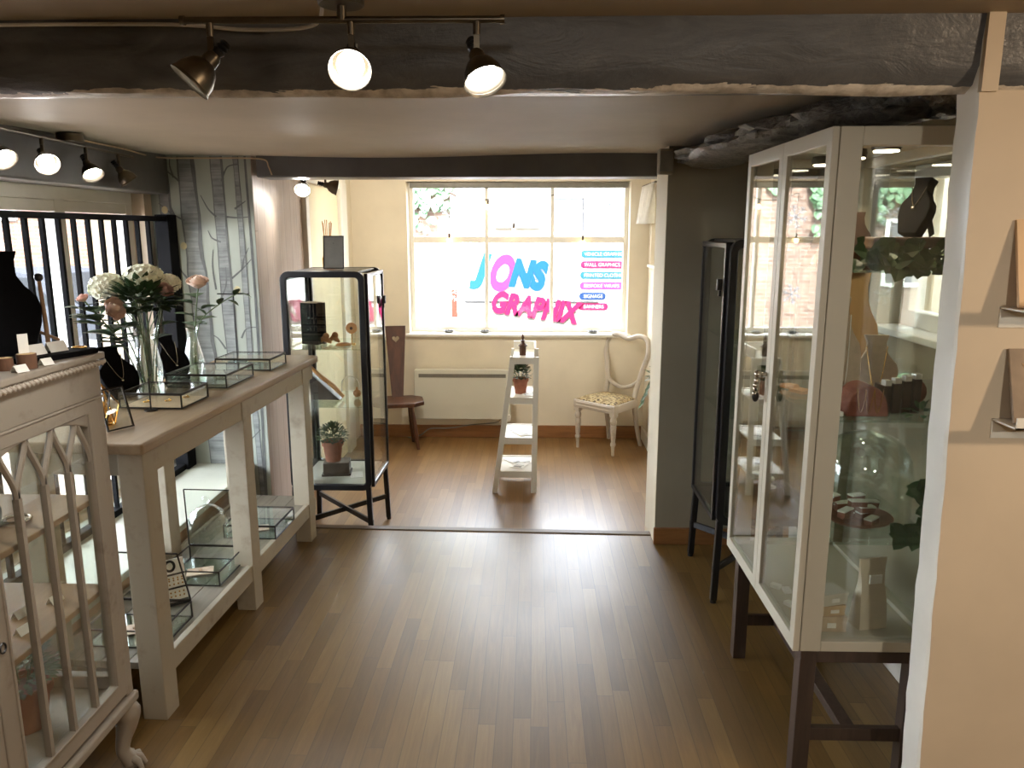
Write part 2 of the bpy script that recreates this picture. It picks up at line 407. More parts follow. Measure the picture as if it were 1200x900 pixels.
# floral tapestry seat
t=NT('floral_tapestry'); v=t.coord(); vo=t.node('ShaderNodeTexVoronoi'); vo.inputs['Scale'].default_value=26; t.l.new(v,vo.inputs['Vector']); n=t.noise(v,32,4,.6,1.2)
h=t.math('ADD',t.math('MULTIPLY',vo.outputs['Distance'],.7),t.math('MULTIPLY',n,.6))
t.put(t.b.inputs['Base Color'],t.ramp(h,[(.35,lin(56,44,28)),(.5,lin(98,80,50)),(.62,lin(182,162,118)),(.8,lin(122,102,66))])); t.b.inputs['Roughness'].default_value=.9; M['tapestry']=t.mat

# ------------------------------------------------------------------ the room shell
ZF=-.17
m=MB(); m.prism([(-2.2,-3.2),(3.2,-3.2),(3.2,3.80),(-2.2,3.90)],-.30,0,plane='xy'); struct(m.build('floor',M['floor']))
m=MB(); m.box((-1.75,3.70,-.40),(1.5,6.7,ZF)); struct(m.build('floor_lower',M['floor_far']))
m=MB(); m.prism([(-1.44,3.845),(.66,3.785),(.66,3.832),(-1.44,3.893)],-.012,.006,plane='xy'); struct(m.build('trim_step',M['nosing'],bevel=.004))
# ceilings
m=MB(); m.box((-2.3,-3.2,1.985),(3.2,1.80,2.12)); struct(m.build('ceiling',M['ceiling']))
m=MB()
nx,ny=26,22
vs=[]
for j in range(ny+1):
    for i in range(nx+1):
        x=-2.3+3.8*i/nx; y=1.78+2.5*j/ny
        vs.append((x,y,1.925+.006*math.sin(3.1*x+1.7*y)+.005*math.sin(5.3*y-2.2*x)))
fs=[(j*(nx+1)+i,(j+1)*(nx+1)+i,(j+1)*(nx+1)+i+1,j*(nx+1)+i+1) for j in range(ny) for i in range(nx)]
m.add(vs,fs); m.box((-2.3,1.78,1.945),(1.5,4.28,2.12)); struct(m.build('ceiling_middle',M['ceiling'],smooth=40))
m=MB(); m.box((-1.8,4.20,2.08),(1.5,6.7,2.2)); struct(m.build('ceiling_window_bay',M['warm_white']))
# beams
def beam(name,x0,x1,y0,y1,z0,z1,mat,amp=.008,seed=1):
    r=random.Random(seed); m=MB(); n=70; ring_=[]
    ph=[r.uniform(0,6) for _ in range(6)]
    for i in range(n+1):
        x=x0+(x1-x0)*i/n
        w=lambda k,f:amp*(math.sin(f*x+ph[k])+.6*math.sin(2.7*f*x+ph[(k+1)%6])+.5*r.uniform(-1,1)*.5)
        ring_.append([(x,y0+.35*w(0,4),z1),(x,y0+.5*w(1,5),z0+.045+.6*w(2,6)),(x,y0+.022+.4*w(3,7),z0+.010+.7*w(4,6)),(x,y0+.05,z0+.6*w(5,5)),(x,y1-.02,z0+.012),(x,y1,z1)])
    k=6; vs=[p for q in ring_ for p in q]; fs=[]
    for i in range(n):
        for j in range(k):
            fs.append((i*k+j,i*k+(j+1)%k,(i+1)*k+(j+1)%k,(i+1)*k+j))
    fs.append(tuple(range(k-1,-1,-1))); fs.append(tuple(n*k+j for j in range(k)))
    m.add(vs,fs); return struct(m.build(name,mat,smooth=50))
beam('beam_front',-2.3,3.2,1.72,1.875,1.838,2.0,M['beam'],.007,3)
m=MB(); m.box((-1.43,4.08,1.818),(1.0,4.28,2.2)); struct(m.build('beam_lintel',M['beam2'],bevel=.008))
m=MB(); m.box((-2.05,-3.2,1.735),(-1.90,4.10,1.96)); struct(m.build('beam_wall_plate',M['beam2'],bevel=.01))
# back wall with the shop window
m=MB(); WX0,WX1,WZ0,WZ1=-1.02,.775,.70,1.935
for lo,hi in (((-1.8,6.34,-.4),(WX0,6.60,2.2)),((WX1,6.34,-.4),(1.5,6.60,2.2)),((WX0,6.34,-.4),(WX1,6.60,WZ0)),((WX0,6.34,WZ1),(WX1,6.60,2.2))): m.box(lo,hi)
struct(m.build('wall_back',M['cream']))
m=MB(); m.box((-1.46,6.322,ZF),(.93,6.342,ZF+.105)); struct(m.build('baseboard_back',M['skirting'],bevel=.004))
m=MB(); m.box((WX0-.03,6.305,.688),(WX1+.03,6.54,.712)); struct(m.build('trim_window_sill',M['white'],bevel=.006))
def window_frame(name,horizontal,a0,a1,z0,z1,pos,muls,trans,w=.05,d=.06,matn='white'):
    """frame mesh with mullions; horizontal 'x' or 'y'; pos is the fixed coordinate of the frame's middle"""
    m=MB()
    def bx(a,b,za,zb,dd=d):
        if horizontal=='x': m.box((a,pos-dd/2,za),(b,pos+dd/2,zb))
        else: m.box((pos-dd/2,a,za),(pos+dd/2,b,zb))
    bx(a0,a0+w,z0,z1); bx(a1-w,a1,z0,z1); bx(a0,a1,z0,z0+w*1.2,d*1.05); bx(a0,a1,z1-w,z1,d*1.05)
    for p,ww in muls: bx(p-ww/2,p+ww/2,z0,z1,d*.96)
    for zt,ww in trans: bx(a0,a1,zt-ww/2,zt+ww/2,d*.9)
    f=struct(m.build(name,M[matn],bevel=.004))
    g=MB()
    if horizontal=='x': g.box((a0+.01,pos-.003,z0+.01),(a1-.01,pos+.003,z1-.01))
    else: g.box((pos-.003,a0+.01,z0+.01),(pos+.003,a1-.01,z1-.01))
    p=g.build('pane',M['win_glass'],f); p['kind']='structure'; return f
window_frame('window_1','x',WX0,WX1,.712,WZ1,6.50,[(-.385,.03),(.155,.03)],[(1.475,.05)],.035)
m=MB(); m.box((-1.0,6.395,1.885),(.76,6.445,1.93)); o=tag(m.build('roller_blind_cassette',M['grille'],bevel=.006),'slim grey blind cassette across the top of the bright shop window','blind')
# left wall of the window bay: timber print, cream door, white casing; and the birch papered return
m=MB(); m.box((-2.3,4.10,-.4),(-1.46,4.95,2.2),0)
# front face birch paper sheet + prints
m.box((-2.05,4.097,0),(-1.462,4.10,1.94),1)
def trunk(xc0,xc1,w0,w1,mi,seed):
    r=random.Random(seed); n=26; L=[];Rr=[]
    for i in range(n+1):
        tt=i/n; z=.0+1.925*tt; c=xc0+(xc1-xc0)*tt+.006*math.sin(5*tt+seed); w=(w0+(w1-w0)*tt)*(1+.08*r.uniform(-1,1))
        L.append((c-w/2,z)); Rr.append((c+w/2,z))
    vs=[(a,4.0955,z) for a,z in L]+[(a,4.0955,z) for a,z in Rr]; 
    m.add(vs,[(i,n+1+i,n+2+i,i+1) for i in range(n)],mi)
    for sgn,E_ in ((-1,L),(1,Rr)):
        vs=[(a,4.0948,z) for a,z in E_]+[(a-sgn*w0*(.07 if sgn<0 else .16)*r.uniform(.6,1.3),4.0948,z) for a,z in E_]
        m.add(vs,[((i,n+1+i,n+2+i,i+1) if sgn<0 else (i,i+1,n+2+i,n+1+i)) for i in range(n)],3)
trunk(-1.735,-1.80,.112,.098,2,1); trunk(-1.595,-1.645,.070,.066,2,2); trunk(-1.505,-1.545,.034,.03,2,3); trunk(-1.93,-1.93,.06,.06,2,4); trunk(-1.487,-1.487,.016,.012,3,5)
def branch(pts,w):
    P=smoothpath([(a,0,b) for a,b in pts],4); n=len(P); vs=[]
    for i,p in enumerate(P):
        q=P[min(i+1,n-1)]-P[max(i-1,0)]; nn=Vector((-q.z,0,q.x)).normalized()*w*(1-.75*i/n)/2
        vs+= [(p.x+nn.x,4.0944,p.z+nn.z),(p.x-nn.x,4.0944,p.z-nn.z)]
    m.add(vs,[(2*i,2*i+1,2*i+3,2*i+2) for i in range(n-1)],3)
br=[[(-1.84,1.80),(-1.90,1.85),(-1.98,1.90)],[(-1.87,1.82),(-1.885,1.88),(-1.88,1.92)],[(-1.83,1.60),(-1.90,1.64),(-1.96,1.69)],[(-1.88,1.625),(-1.90,1.68),(-1.905,1.72)],
 [(-1.62,1.80),(-1.585,1.87),(-1.53,1.885)],[(-1.66,1.62),(-1.70,1.66),(-1.735,1.73)],[(-1.61,1.62),(-1.545,1.615),(-1.48,1.62)],[(-1.56,1.66),(-1.53,1.68),(-1.50,1.70)],
 [(-1.60,1.30),(-1.54,1.35),(-1.49,1.40)],[(-1.54,1.35),(-1.53,1.40),(-1.50,1.46)],[(-1.68,1.17),(-1.635,1.26),(-1.63,1.36)],[(-1.69,1.24),(-1.70,1.36),(-1.69,1.45)],[(-1.645,1.49),(-1.69,1.51),(-1.71,1.55)],
 [(-1.57,.98),(-1.54,1.03),(-1.48,1.04)],[(-1.66,.92),(-1.70,.98),(-1.74,1.0)],[(-1.84,1.30),(-1.88,1.36),(-1.90,1.46)],[(-1.7,.45),(-1.76,.52),(-1.80,.60)],[(-1.62,.35),(-1.55,.42),(-1.50,.47)],[(-1.58,.62),(-1.54,.66),(-1.50,.65)],[(-1.78,.62),(-1.72,.70),(-1.68,.78)]]
for b_ in br: branch(b_,.011)
for cx,cz in ((-1.845,1.47),(-1.575,1.24),(-1.93,1.655),(-1.70,.78)):
    m.add([(cx+.017*math.cos(a),4.094,cz+.020*math.sin(a)) for a in [6.283*k/10 for k in range(10)]],[tuple(range(10))],4)
struct(m.build('wall_left_return',[M['boards_paper'],M['birch_ground'],M['birch_bark'],M['birch_dark'],M['birch_leaf']]))
m=MB(); m.box((-1.8,4.95,-.4),(-1.47,6.36,2.2)); struct(m.build('wall_left_bay',M['cream']))
d=MB(); d.box((-1.474,5.03,ZF+.01),(-1.448,5.82,1.84)); dd=struct(d.build('door_1',M['cream_door'],bevel=.003))
for zz in (1.50,1.0,.1):
    h=MB(); h.box((-1.452,5.005,zz),(-1.440,5.035,zz+.09)); h.cyl((-1.440,5.02,zz-.005),(-1.440,5.02,zz+.095),.006,n=8); o=h.build('hinge',M['wire'],dd)
m=MB(); m.box((-1.47,4.952,ZF),(-1.43,5.02,1.90)); m.box((-1.47,5.83,ZF),(-1.425,6.02,1.90)); m.box((-1.47,4.952,1.85),(-1.43,6.02,1.93)); struct(m.build('trim_door',M['white'],bevel=.004))
# street wall on the left with the long window
m=MB(); LZ0,LZ1,LY0,LY1=.28,1.74,1.9,4.02
for lo,hi in (((-2.3,-3.2,-.4),(-2.0,LY0,2.1)),((-2.3,LY1,-.4),(-2.0,4.10,2.1)),((-2.3,LY0,-.4),(-2.0,LY1,LZ0)),((-2.3,LY0,LZ1),(-2.0,LY1,2.1))): m.box(lo,hi)
struct(m.build('wall_left',M['warm_white']))
window_frame('window_2','y',LY0,LY1,LZ0,LZ1,-2.10,[(3.40,.075),(2.65,.075)],[(1.655,.05)],.06,.07)
m=MB(); m.box((-2.02,.9,.245),(-1.545,4.097,.275)); m.box((-2.0,.92,0),(-1.565,4.097,.245),1); struct(m.build('trim_sill_left',[M['white_sill'],M['shelf_wood']],bevel=.004))
# pillar, right hand walls
m=MB(); m.box((.62,3.69,-.4),(1.5,4.0,2.0),0); m.box((.617,3.69,-.17),(.62,4.0,1.93),1); struct(m.build('wall_pillar',[M['taupe'],M['cream']]))
m=MB(); m.box((.612,3.672,0),(1.3,3.692,.085)); struct(m.build('baseboard_pillar',M['skirting'],bevel=.004))
m=MB(); RZ0,RZ1,RY0,RY1=.72,1.72,5.30,6.22
for lo,hi in (((.93,3.95,-.4),(1.3,RY0,2.2)),((.93,RY1,-.4),(1.3,6.5,2.2)),((.93,RY0,-.4),(1.3,RY1,1.28)),((.93,RY0,1.80),(1.3,RY1,2.2))): m.box(lo,hi)
struct(m.build('wall_right_bay',M['cream']))
window_frame('window_3','y',RY0,RY1,1.28,1.80,1.12,[(5.76,.04)],[],.04,.05)
m=MB(); m.box((.905,RY0-.03,1.262),(1.10,RY1+.02,1.287)); struct(m.build('trim_sill_right',M['white'],bevel=.004))
m=MB(); m.box((.912,4.0,ZF),(.932,6.322,ZF+.11)); struct(m.build('baseboard_right_bay',M['white'],bevel=.004))
m=MB(); QY0,QY1,QZ0,QZ1=2.35,2.95,1.20,1.78
for lo,hi in (((1.3,1.74,-.3),(1.5,QY0,2.1)),((1.3,QY1,-.3),(1.5,3.72,2.1)),((1.3,QY0,-.3),(1.5,QY1,QZ0)),((1.3,QY0,QZ1),(1.5,QY1,2.1))): m.box(lo,hi)
struct(m.build('wall_right',M['taupe']))
window_frame('window_4','y',QY0,QY1,QZ0,QZ1,1.42,[(2.53,.06)],[],.05,.06)
m=MB(); m.box((1.275,QY0-.03,QZ0-.02),(1.40,QY1+.03,QZ0+.004)); struct(m.build('trim_sill_side',M['white'],bevel=.004))
m=MB(); m.box((1.282,1.80,0),(1.30,3.68,.13)); struct(m.build('baseboard_right',M['white'],bevel=.004))
portal('daylight_portal_side',(1.55,2.65,1.5),(1,2.65,1.5),.8,.62)
portal('daylight_portal_bay',(1.34,5.76,1.54),(.5,5.76,1.54),.92,.52)
# dividing wall with its worn plaster arris
m=MB(); n=40; r=random.Random(5); A=[];B=[]
for i in range(n+1):
    z=1.985*i/n; e=.970-.047*z/1.985+.0016*r.uniform(-1,1)
    A.append((e,z)); B.append((e-.004+.0016*r.uniform(-1,1),z))
vs=[(a,1.72,z) for a,z in A]+[(b,1.727,z) for b,z in B]+[(b,1.80,z) for b,z in B]+[(3.2,1.72,z) for a,z in A]+[(3.2,1.80,z) for a,z in A]
K=n+1; zt=1.868; kt=max(i for i in range(n+1) if A[i][1]<=zt)
fs=[]
for i in range(n):
    fs+=[(i,K+i,K+i+1,i+1),(K+i,2*K+i,2*K+i+1,K+i+1),(2*K+i,4*K+i,4*K+i+1,2*K+i+1),(3*K+i,i,i+1,3*K+i+1)] if i<kt else [(i,K+i,K+i+1,i+1),(K+i,2*K+i,2*K+i+1,K+i+1)]
m.add(vs,fs)
for q,f_ in enumerate(m.f):
    if all(p<3*K for p in f_): m.m[q]=1
m.box((.924,1.709,kt*1.985/n-.004),(.958,1.735,1.985)); m.box((.955,1.722,kt*1.985/n-.01),(3.2,1.80,kt*1.985/n))
struct(m.build('wall_divider',[M['warm_white'],M['white']],smooth=30))
m=MB(); m.box((3.1,-3.2,-.3),(3.3,1.80,2.1)); struct(m.build('wall_far_right',M['warm_white']))
m=MB(); m.box((-2.3,-3.3,-.3),(3.3,-3.1,2.1)); struct(m.build('wall_rear',M['warm_white']))
# crumpled lagging running along the ceiling over the glass cabinet
P=smoothpath([(1.12,1.93,1.885),(1.02,2.05,1.885),(.92,2.3,1.882),(.84,2.7,1.880),(.80,3.1,1.882),(.80,3.66,1.88)],8)
m=MB(); r=random.Random(11); k=18; vs=[];fs=[]
for i,p in enumerate(P):
    for j in range(k):
        a=2*math.pi*j/k; rr=1+.22*r.uniform(-1,1)
        vs.append((p.x+(.155+.02*math.sin(i*.9))*math.cos(a)*rr, p.y, p.z-.012+.040*math.sin(a)*rr))
for i in range(len(P)-1):
    for j in range(k): fs.append((i*k+j,i*k+(j+1)%k,(i+1)*k+(j+1)%k,(i+1)*k+j))
fs.append(tuple(range(k)))
m.add(vs,fs); tag(m.build('lagged_pipe',M['lagging'],smooth=60),'crumpled shiny grey lagging along the ceiling above the white glass cabinet','pipe')
m=MB(); m.bar((1.12,1.90,1.815),(1.27,2.16,1.815),.03,.012); tag(m.build('metal_conduit',M['chrome'],bevel=.003),'straight bright metal strip on the ceiling beside the crumpled lagging','conduit')
# iron grille in front of the street window
rail=thing('window_grille','tall black iron railing in front of the street window, behind the flower vases','railing',(-1.9,4.03,.27))
m=MB(); m.box((-.022,-3.1,1.325),(.022,.03,1.35)); m.build('top_rail',M['rail_black'],rail,bevel=.003)
m=MB(); m.box((-.02,-3.1,.0),(.02,.03,.035)); m.build('bottom_rail',M['rail_black'],rail,bevel=.003)
m=MB(); m.box((-.035,-.05,-.0),(.035,.05,1.36)); m.build('post',M['rail_black'],rail,bevel=.004)
m=MB(); m.box((-.0085,-.0085,.03),(.0085,.0085,1.33)); b0=m.build('bar',M['rail_black'],rail); b0.location=(0,-.195,0)
for i in range(1,26):
    c=b0.copy(); col.objects.link(c); c.parent=rail; c.location=(0,-.195-.1045*i,0)
# ------------------------------------------------------------------ white two-door glass cabinet on dark brown trestle
wc=thing('glass_cabinet','tall off white two door glass cabinet on dark brown legs','cabinet',(.715,1.95,0))
W,D,Z0,Z1=.735,.405,.42,1.795
m=MB()
for (x,y) in ((.02,.0),(D-.035,.0),(.02,W-.035),(D-.035,W-.035)): m.box((x,y,Z0),(x+(.055 if x<.1 else .035),y+.035,Z1))
for y in (.0005,W-.0345):
    m.box((.075,y,Z0),(D-.035,y+.034,Z0+.03)); m.box((.075,y,Z1-.045),(D-.035,y+.034,Z1))
m.box((D-.034,.035,Z0),(D-.0005,W-.035,Z0+.03)); m.box((D-.034,.035,Z1-.045),(D-.0005,W-.035,Z1))
m.build('frame',M['cab_white'],wc,bevel=.0025)
m=MB(); m.box((.036,0.0362,Z0+.002),(D-.036,W-.0362,Z0+.018)); m.build('bottom_panel',M['cab_white'],wc,bevel=.002)
m=MB(); m.box((.036,0.0362,Z1-.018),(D-.036,W-.0362,Z1-.001)); m.build('top_panel',M['cab_white'],wc,bevel=.002)
for y in (.015,W-.02):
    m=MB(); m.box((.05,y,Z0+.028),(D-.03,y+.005,Z1-.04)); m.build('side_glass',M['cab_glass'],wc)
m=MB(); m.box((D-.02,.03,Z0+.028),(D-.015,W-.03,Z1-.04)); m.build('back_glass',M['cab_glass'],wc)
for z in (1.452,1.066,.728):
    m=MB(); m.box((.035,.022,z-.006),(D-.022,W-.022,z)); m.build('glass_shelf',M['green_glass'],wc,bevel=.001)
def wc_door(y0,y1,name='door'):
    m=MB(); w=.034
    m.ring([(y0,Z0),(y1,Z0),(y1,Z1),(y0,Z1)],[(y0+w,Z0+.04),(y1-w,Z0+.04),(y1-w,Z1-.04),(y0+w,Z1-.04)],0,.018,plane='yz')
    d=m.build(name,M['cab_white'],wc,bevel=.002)
    g=MB(); g.box((.006,y0+w-.006,Z0+.034),(.010,y1-w+.006,Z1-.034)); g.build('door_glass',M['cab_glass'],d)
    return d
d1=wc_door(0,W/2-.001); d2=wc_door(W/2+.001,W)
m=MB(); m.cyl((-.0,W/2+.02,1.12),(-.022,W/2+.02,1.12),.006,n=10); m.ball((-.028,W/2+.02,1.12),.012,10)
for k in range(5): m.ball((-.026-.004*k%.01,W/2+.02+.012*math.cos(k*1.9),1.115-.014*k),.010,8)
m.build('handle',M['chrome'],d2,smooth=50)
m=MB(); m.tube([(-.026,W/2+.02,1.12),(-.032,W/2+.018,1.09),(-.030,W/2+.022,1.06)],.003,6); m.ball((-.03,W/2+.022,1.05),.011,8,sc=(1,1,1.6)); m.build('key_fob',M['wire'],d2,smooth=50)
for (x,y) in ((.03,.02),(D-.075,.02),(.03,W-.065),(D-.075,W-.065)):
    m=MB(); m.box((x,y,0),(x+.045,y+.045,Z0-.002)); m.build('leg',M['leg_brown'],wc,bevel=.002)
m=MB(); m.box((.076,.023,Z0-.045),(D-.076,.04,Z0-.001)); m.box((.076,W-.04,Z0-.045),(D-.076,W-.023,Z0-.001)); m.box((.033,.066,Z0-.04),(.05,W-.066,Z0-.001)); m.box((D-.05,.066,Z0-.04),(D-.033,W-.066,Z0-.001)); m.build('apron',M['leg_brown'],wc)
for y in (.032,W-.052):
    m=MB(); m.box((.06,y,.125),(D-.06,y+.02,.165)); m.build('stretcher',M['leg_brown'],wc,bevel=.002)
m=MB(); m.box((D/2-.03,.045,.13),(D/2+.01,W-.045,.16)); m.build('centre_stretcher',M['leg_brown'],wc,bevel=.002)
for y in (.16,.37,.60):
    m=MB(); m.cyl((.2,y,Z1-.042),(.2,y,Z1-.0185),.035,n=24); m.cyl((.2,y,Z1-.036),(.2,y,Z1-.028),.037,n=24); p=m.build('spot_housing',M['brass'],wc,smooth=40)
    m=MB(); m.cyl((.2,y,Z1-.045),(.2,y,Z1-.0422),.031,n=24); m.build('lens',M['puckglow'],p)
    lamp('puck_light','SPOT',(.2,y,Z1-.05),3.0,(1,.80,.55),None,.03,130,.6,p)

# ------------------------------------------------------------------ black metal cabinets
def black_cabinet(label,loc,rz):
    """door plane x=0 (opens towards -x), width along +y, depth along +x, floor z=0"""
    t=thing('metal_glass_cabinet',label,'cabinet',loc,rz); W,D,ZB,ZT=.49,.435,.345,1.515; r=.045; w=.032
    for y0,y1,nm in ((0,.028,'side_frame'),(W-.028,W,'side_frame')):
        m=MB(); m.ring(rrect(0,ZB,D,ZT,r),rrect(w,ZB+w,D-w,ZT-w,r*.45),y0,y1,plane='xz'); m.build(nm,M['black'],t,bevel=.004)
        g=MB(); g.box((w-.004,(y0+y1)/2-.002,ZB+w-.004),(D-w+.004,(y0+y1)/2+.002,ZT-w+.004)); g.build('side_glass',M['cab_glass'],t)
    m=MB()
    m.box((.04,.02,ZT-.014),(D-.04,W-.02,ZT-.002)); m.box((.02,.02,ZB+.002),(D-.02,W-.02,ZB+.016)); m.box((D-.018,.02,ZB+.03),(D-.002,.055,ZT-.03)); m.box((D-.018,W-.055,ZB+.03),(D-.002,W-.02,ZT-.03))
    m.box((D-.018,.02,ZT-.05),(D-.002,W-.02,ZT-.018)); m.box((D-.018,.02,ZB+.018),(D-.002,W-.02,ZB+.05)); m.build('carcass',M['black'],t,bevel=.002)
    g=MB(); g.box((D-.012,.05,ZB+.045),(D-.008,W-.05,ZT-.045)); g.build('back_glass',M['cab_glass'],t)
    m=MB(); y0,y1,z0,z1=.03,W-.03,ZB+.012,ZT-.012
    m.ring([(y0,z0),(y1,z0),(y1,z1),(y0,z1)],[(y0+.022,z0+.022),(y1-.022,z0+.022),(y1-.022,z1-.022),(y0+.022,z1-.022)],-.012,.006,plane='yz'); d=m.build('door',M['black'],t,bevel=.003)
    g=MB(); g.box((-.006,y0+.018,z0+.018),(-.002,y1-.018,z1-.018)); g.build('door_glass',M['cab_glass'],d)
    return t,d
def black_cab_common(t,d,hy,shelves):
    W,D,ZB,ZT=.49,.435,.345,1.515
    m=MB(); m.box((-.03,hy-.012,1.315),(-.010,hy+.012,1.36)); m.box((-.022,hy-.006,1.29),(-.010,hy+.006,1.315)); m.build('handle',M['dark_plastic'],d,bevel=.003)
    for z in shelves:
        m=MB(); m.box((.03,.03,z-.005),(D-.022,W-.03,z)); m.build('glass_shelf',M['green_glass'],t,bevel=.001)
    L={}
    for (x,y,sx,sy) in ((.018,.014,-1,-1),(D-.018,.014,1,-1),(.018,W-.014,-1,1),(D-.018,W-.014,1,1)):
        m=MB(); m.bar((x+sx*.012,y+sy*.01,.012),(x,y,ZB+.02),.028,.028); l=m.build('leg',M['black'],t,bevel=.004)
        f=MB(); f.cyl((x+sx*.012,y+sy*.01,0),(x+sx*.012,y+sy*.01,.013),.013,n=12); f.build('foot',M['dark_plastic'],l)
    m=MB(); m.bar((0,0,.15),(D,W,.15),.012,.028,up=(0,0,1)); m.build('cross_brace',M['black'],t); m=MB(); m.bar((0,W,.165),(D,0,.165),.012,.028); m.build('cross_brace',M['black'],t)
bl,bd=black_cabinet('black metal glass cabinet in the window bay with a potted plant inside',(-.862,4.43,ZF),180)
black_cab_common(bl,bd,.075,(1.11,.80,))
m=MB(); m.box((.03,.03,.355),(.41,.46,.372)); m.build('floor_panel',M['heater'],bl,bevel=.002)
br_,bd2=black_cabinet('black metal glass cabinet beside the pillar, half hidden by the white cabinet',(.765,3.055,0),0)
black_cab_common(br_,bd2,.075,(1.11,.80,))

# ------------------------------------------------------------------ console table
con=thing('console_table','long chalk white console table with pale oak top and slatted lower shelf','table',(-1.17,2.2,0),-2.2)
CL=1.64
m=MB(); m.prism(rrect(-.44,-.03,.02,CL,.008,3),.895,.93,plane='xy'); m.build('worktop',M['oak_top'],con,bevel=.008,seg=3)
m=MB(); m.box((-.025,.02,.815),(-.005,CL-.03,.895)); m.box((-.415,.02,.815),(-.395,CL-.03,.895)); m.box((-.41,.02,.815),(-.01,.04,.895)); m.box((-.41,CL-.05,.815),(-.01,CL-.03,.895)); m.build('apron',M['chalk_bright'],con,bevel=.002)
for y in (.0,.735,1.455):
    for x in (-.08,-.42):
        m=MB(); m.box((x,y,0),(x+.08,y+.08,.894)); m.build('leg',M['chalk_bright'],con,bevel=.003)
m=MB(); m.box((-.03,.04,.13),(-.006,CL-.07,.20)); m.box((-.41,.04,.13),(-.39,CL-.07,.20)); m.build('shelf_rail',M['chalk_bright'],con,bevel=.003)
m=MB()
for k in range(4): m.box((-.388+.0895*k,.01,.172),(-.388+.0895*k+.0875,CL-.05,.196))
m.build('lower_shelf',M['grey_board'],con,bevel=.002)

# ------------------------------------------------------------------ antique vitrine, far left
vit=thing('display_vitrine','antique chalk white display vitrine with gothic glazed doors and claw feet','cabinet',(-1.15,1.99,0))
VW,VD,VB,VT=1.0,.42,.245,1.235
m=MB(); m.prism([(-VD-.01,-VW-.01),(.012,-VW-.01),(.012,.012),(-VD-.01,.012)],VT-.018,VT,plane='xy'); m.build('top',M['chalk'],vit,bevel=.004)
m=MB(); m.tube([(.010,-VW,VT-.026),(.010,.006,VT-.026)],.006,8)
for k in range(62):
    y=-.005-k*.016; m.tube([(.012,y,VT-.032),(.0145,y-.010,VT-.026),(.012,y-.016,VT-.020)],.0036,6)
m.build('rope_moulding',M['chair_chalk'],vit,smooth=60)
m=MB(); m.box((-.03,-VW,VT-.115),(0,0,VT-.018)); m.box((-VD,-VW,VT-.115),(-VD+.02,0,VT-.018)); m.box((-VD+.02,-.02,VT-.115),(-.03,-.001,VT-.018)); m.box((-.03,-VW,VT-.122),(.004,.002,VT-.1151)); m.build('frieze',M['chalk'],vit,bevel=.003)
m=MB()
for x in (-.035,-VD):
    for y in (-.035,-VW): m.box((x,y,VB),(x+.035,y+.035,VT-.115))
m.box((-VD+.005,-VW+.005,VB+.001),(-.024,-.004,VB+.02)); m.box((-VD+.03,-.03,VB+.02),(-.036,-.002,VB+.06)); m.build('carcass',M['chalk'],vit,bevel=.003)
m=MB(); m.box((-VD+.03,-.016,VB+.05),(-.03,-.012,VT-.11)); m.build('end_glass',M['vase_glass'],vit)
m=MB(); m.prism([(-.05,-.02,),(.012,-.02),(.012,.010),(-.05,.010)],0,.01,plane='xy') if 0 else m.box((-VD-.004,-VW-.004,VB-.03),(.012,.008,VB)); m.build('base_moulding',M['chalk'],vit,bevel=.008,seg=3)
for z in (.585,.845):
    m=MB(); m.box((-VD+.02,-VW+.02,z-.016),(-.03,-.02,z)); m.build('shelf',M['shelf_wood'],vit,bevel=.002)
def vit_door(y0,y1):
    """y0<y1 measured back from the corner (negative); glazing bars fork into gothic arches"""
    z0,z1=VB+.012,VT-.122; x0,x1=-.022,.002
    m=MB(); m.ring([(y0,z0),(y1,z0),(y1,z1),(y0,z1)],[(y0+.055,z0+.05),(y1-.05,z0+.05),(y1-.05,z1-.03),(y0+.055,z1-.03)],x0,x1,plane='yz')
    # arched spandrel under the top rail
    a,b=y0+.05,y1-.045; n=14
    out=[(a,z1-.028)]+[(a+(b-a)*i/n, z1-.028-.038*abs(2*i/n-1)**2.2) for i in range(n+1)]+[(b,z1-.028)]
    m.prism(list(reversed(out)),x0+.002,x1-.002,plane='yz')
    m.box((x1-.002,y0+.047,z0+.044),(x1+.004,y0+.055,z1-.03)); m.box((x1-.002,y1-.05,z0+.044),(x1+.004,y1-.042,z1-.03)); m.box((x1-.002,y0+.05,z0+.044),(x1+.004,y1-.045,z0+.052))
    d=m.build('door',M['chalk'],vit,bevel=.003)
    w=(b-a)/4; zf=z1-.155
    for k in (1,2,3):
        y=a+w*k; g=MB()
        g.bar((-.008,y,z0+.045),(-.008,y,zf),.012,.016,up=(1,0,0))
        for s in (-1,1):
            yt=y+s*w*.5; P=[]
            for i in range(9):
                tt=i/8; f=tt*tt*(3-2*tt); P.append((-.008,y+(yt-y)*f,zf+(z1-.02-zf)*tt))
            g.tube(P,.0075,6)
        g.build('glazing_bar',M['chalk'],d,smooth=50)
    for s,y in ((1,a),(-1,b)):
        yt=y+s*w*.5; P=[]
        g=MB()
        for i in range(9):
            tt=i/8; f=tt*tt*(3-2*tt); P.append((-.008,y+(yt-y)*f,zf+(z1-.02-zf)*tt))
        g.tube(P,.0075,6); g.build('glazing_bar',M['chalk'],d,smooth=50)
    g=MB(); g.box((-.013,y0+.05,z0+.045),(-.010,y1-.045,z1-.025)); g.build('door_glass',M['vase_glass'],d)
    return d
vd1=vit_door(-.515,-.03); vd2=vit_door(-1.0,-.518)
m=MB(); m.tube([(.004,-.488+.009*math.cos(a),.66+.011*math.sin(a)) for a in [6.283*k/14 for k in range(14)]],.0022,6,closed=True); m.build('key_plate',M['black'],vd1)
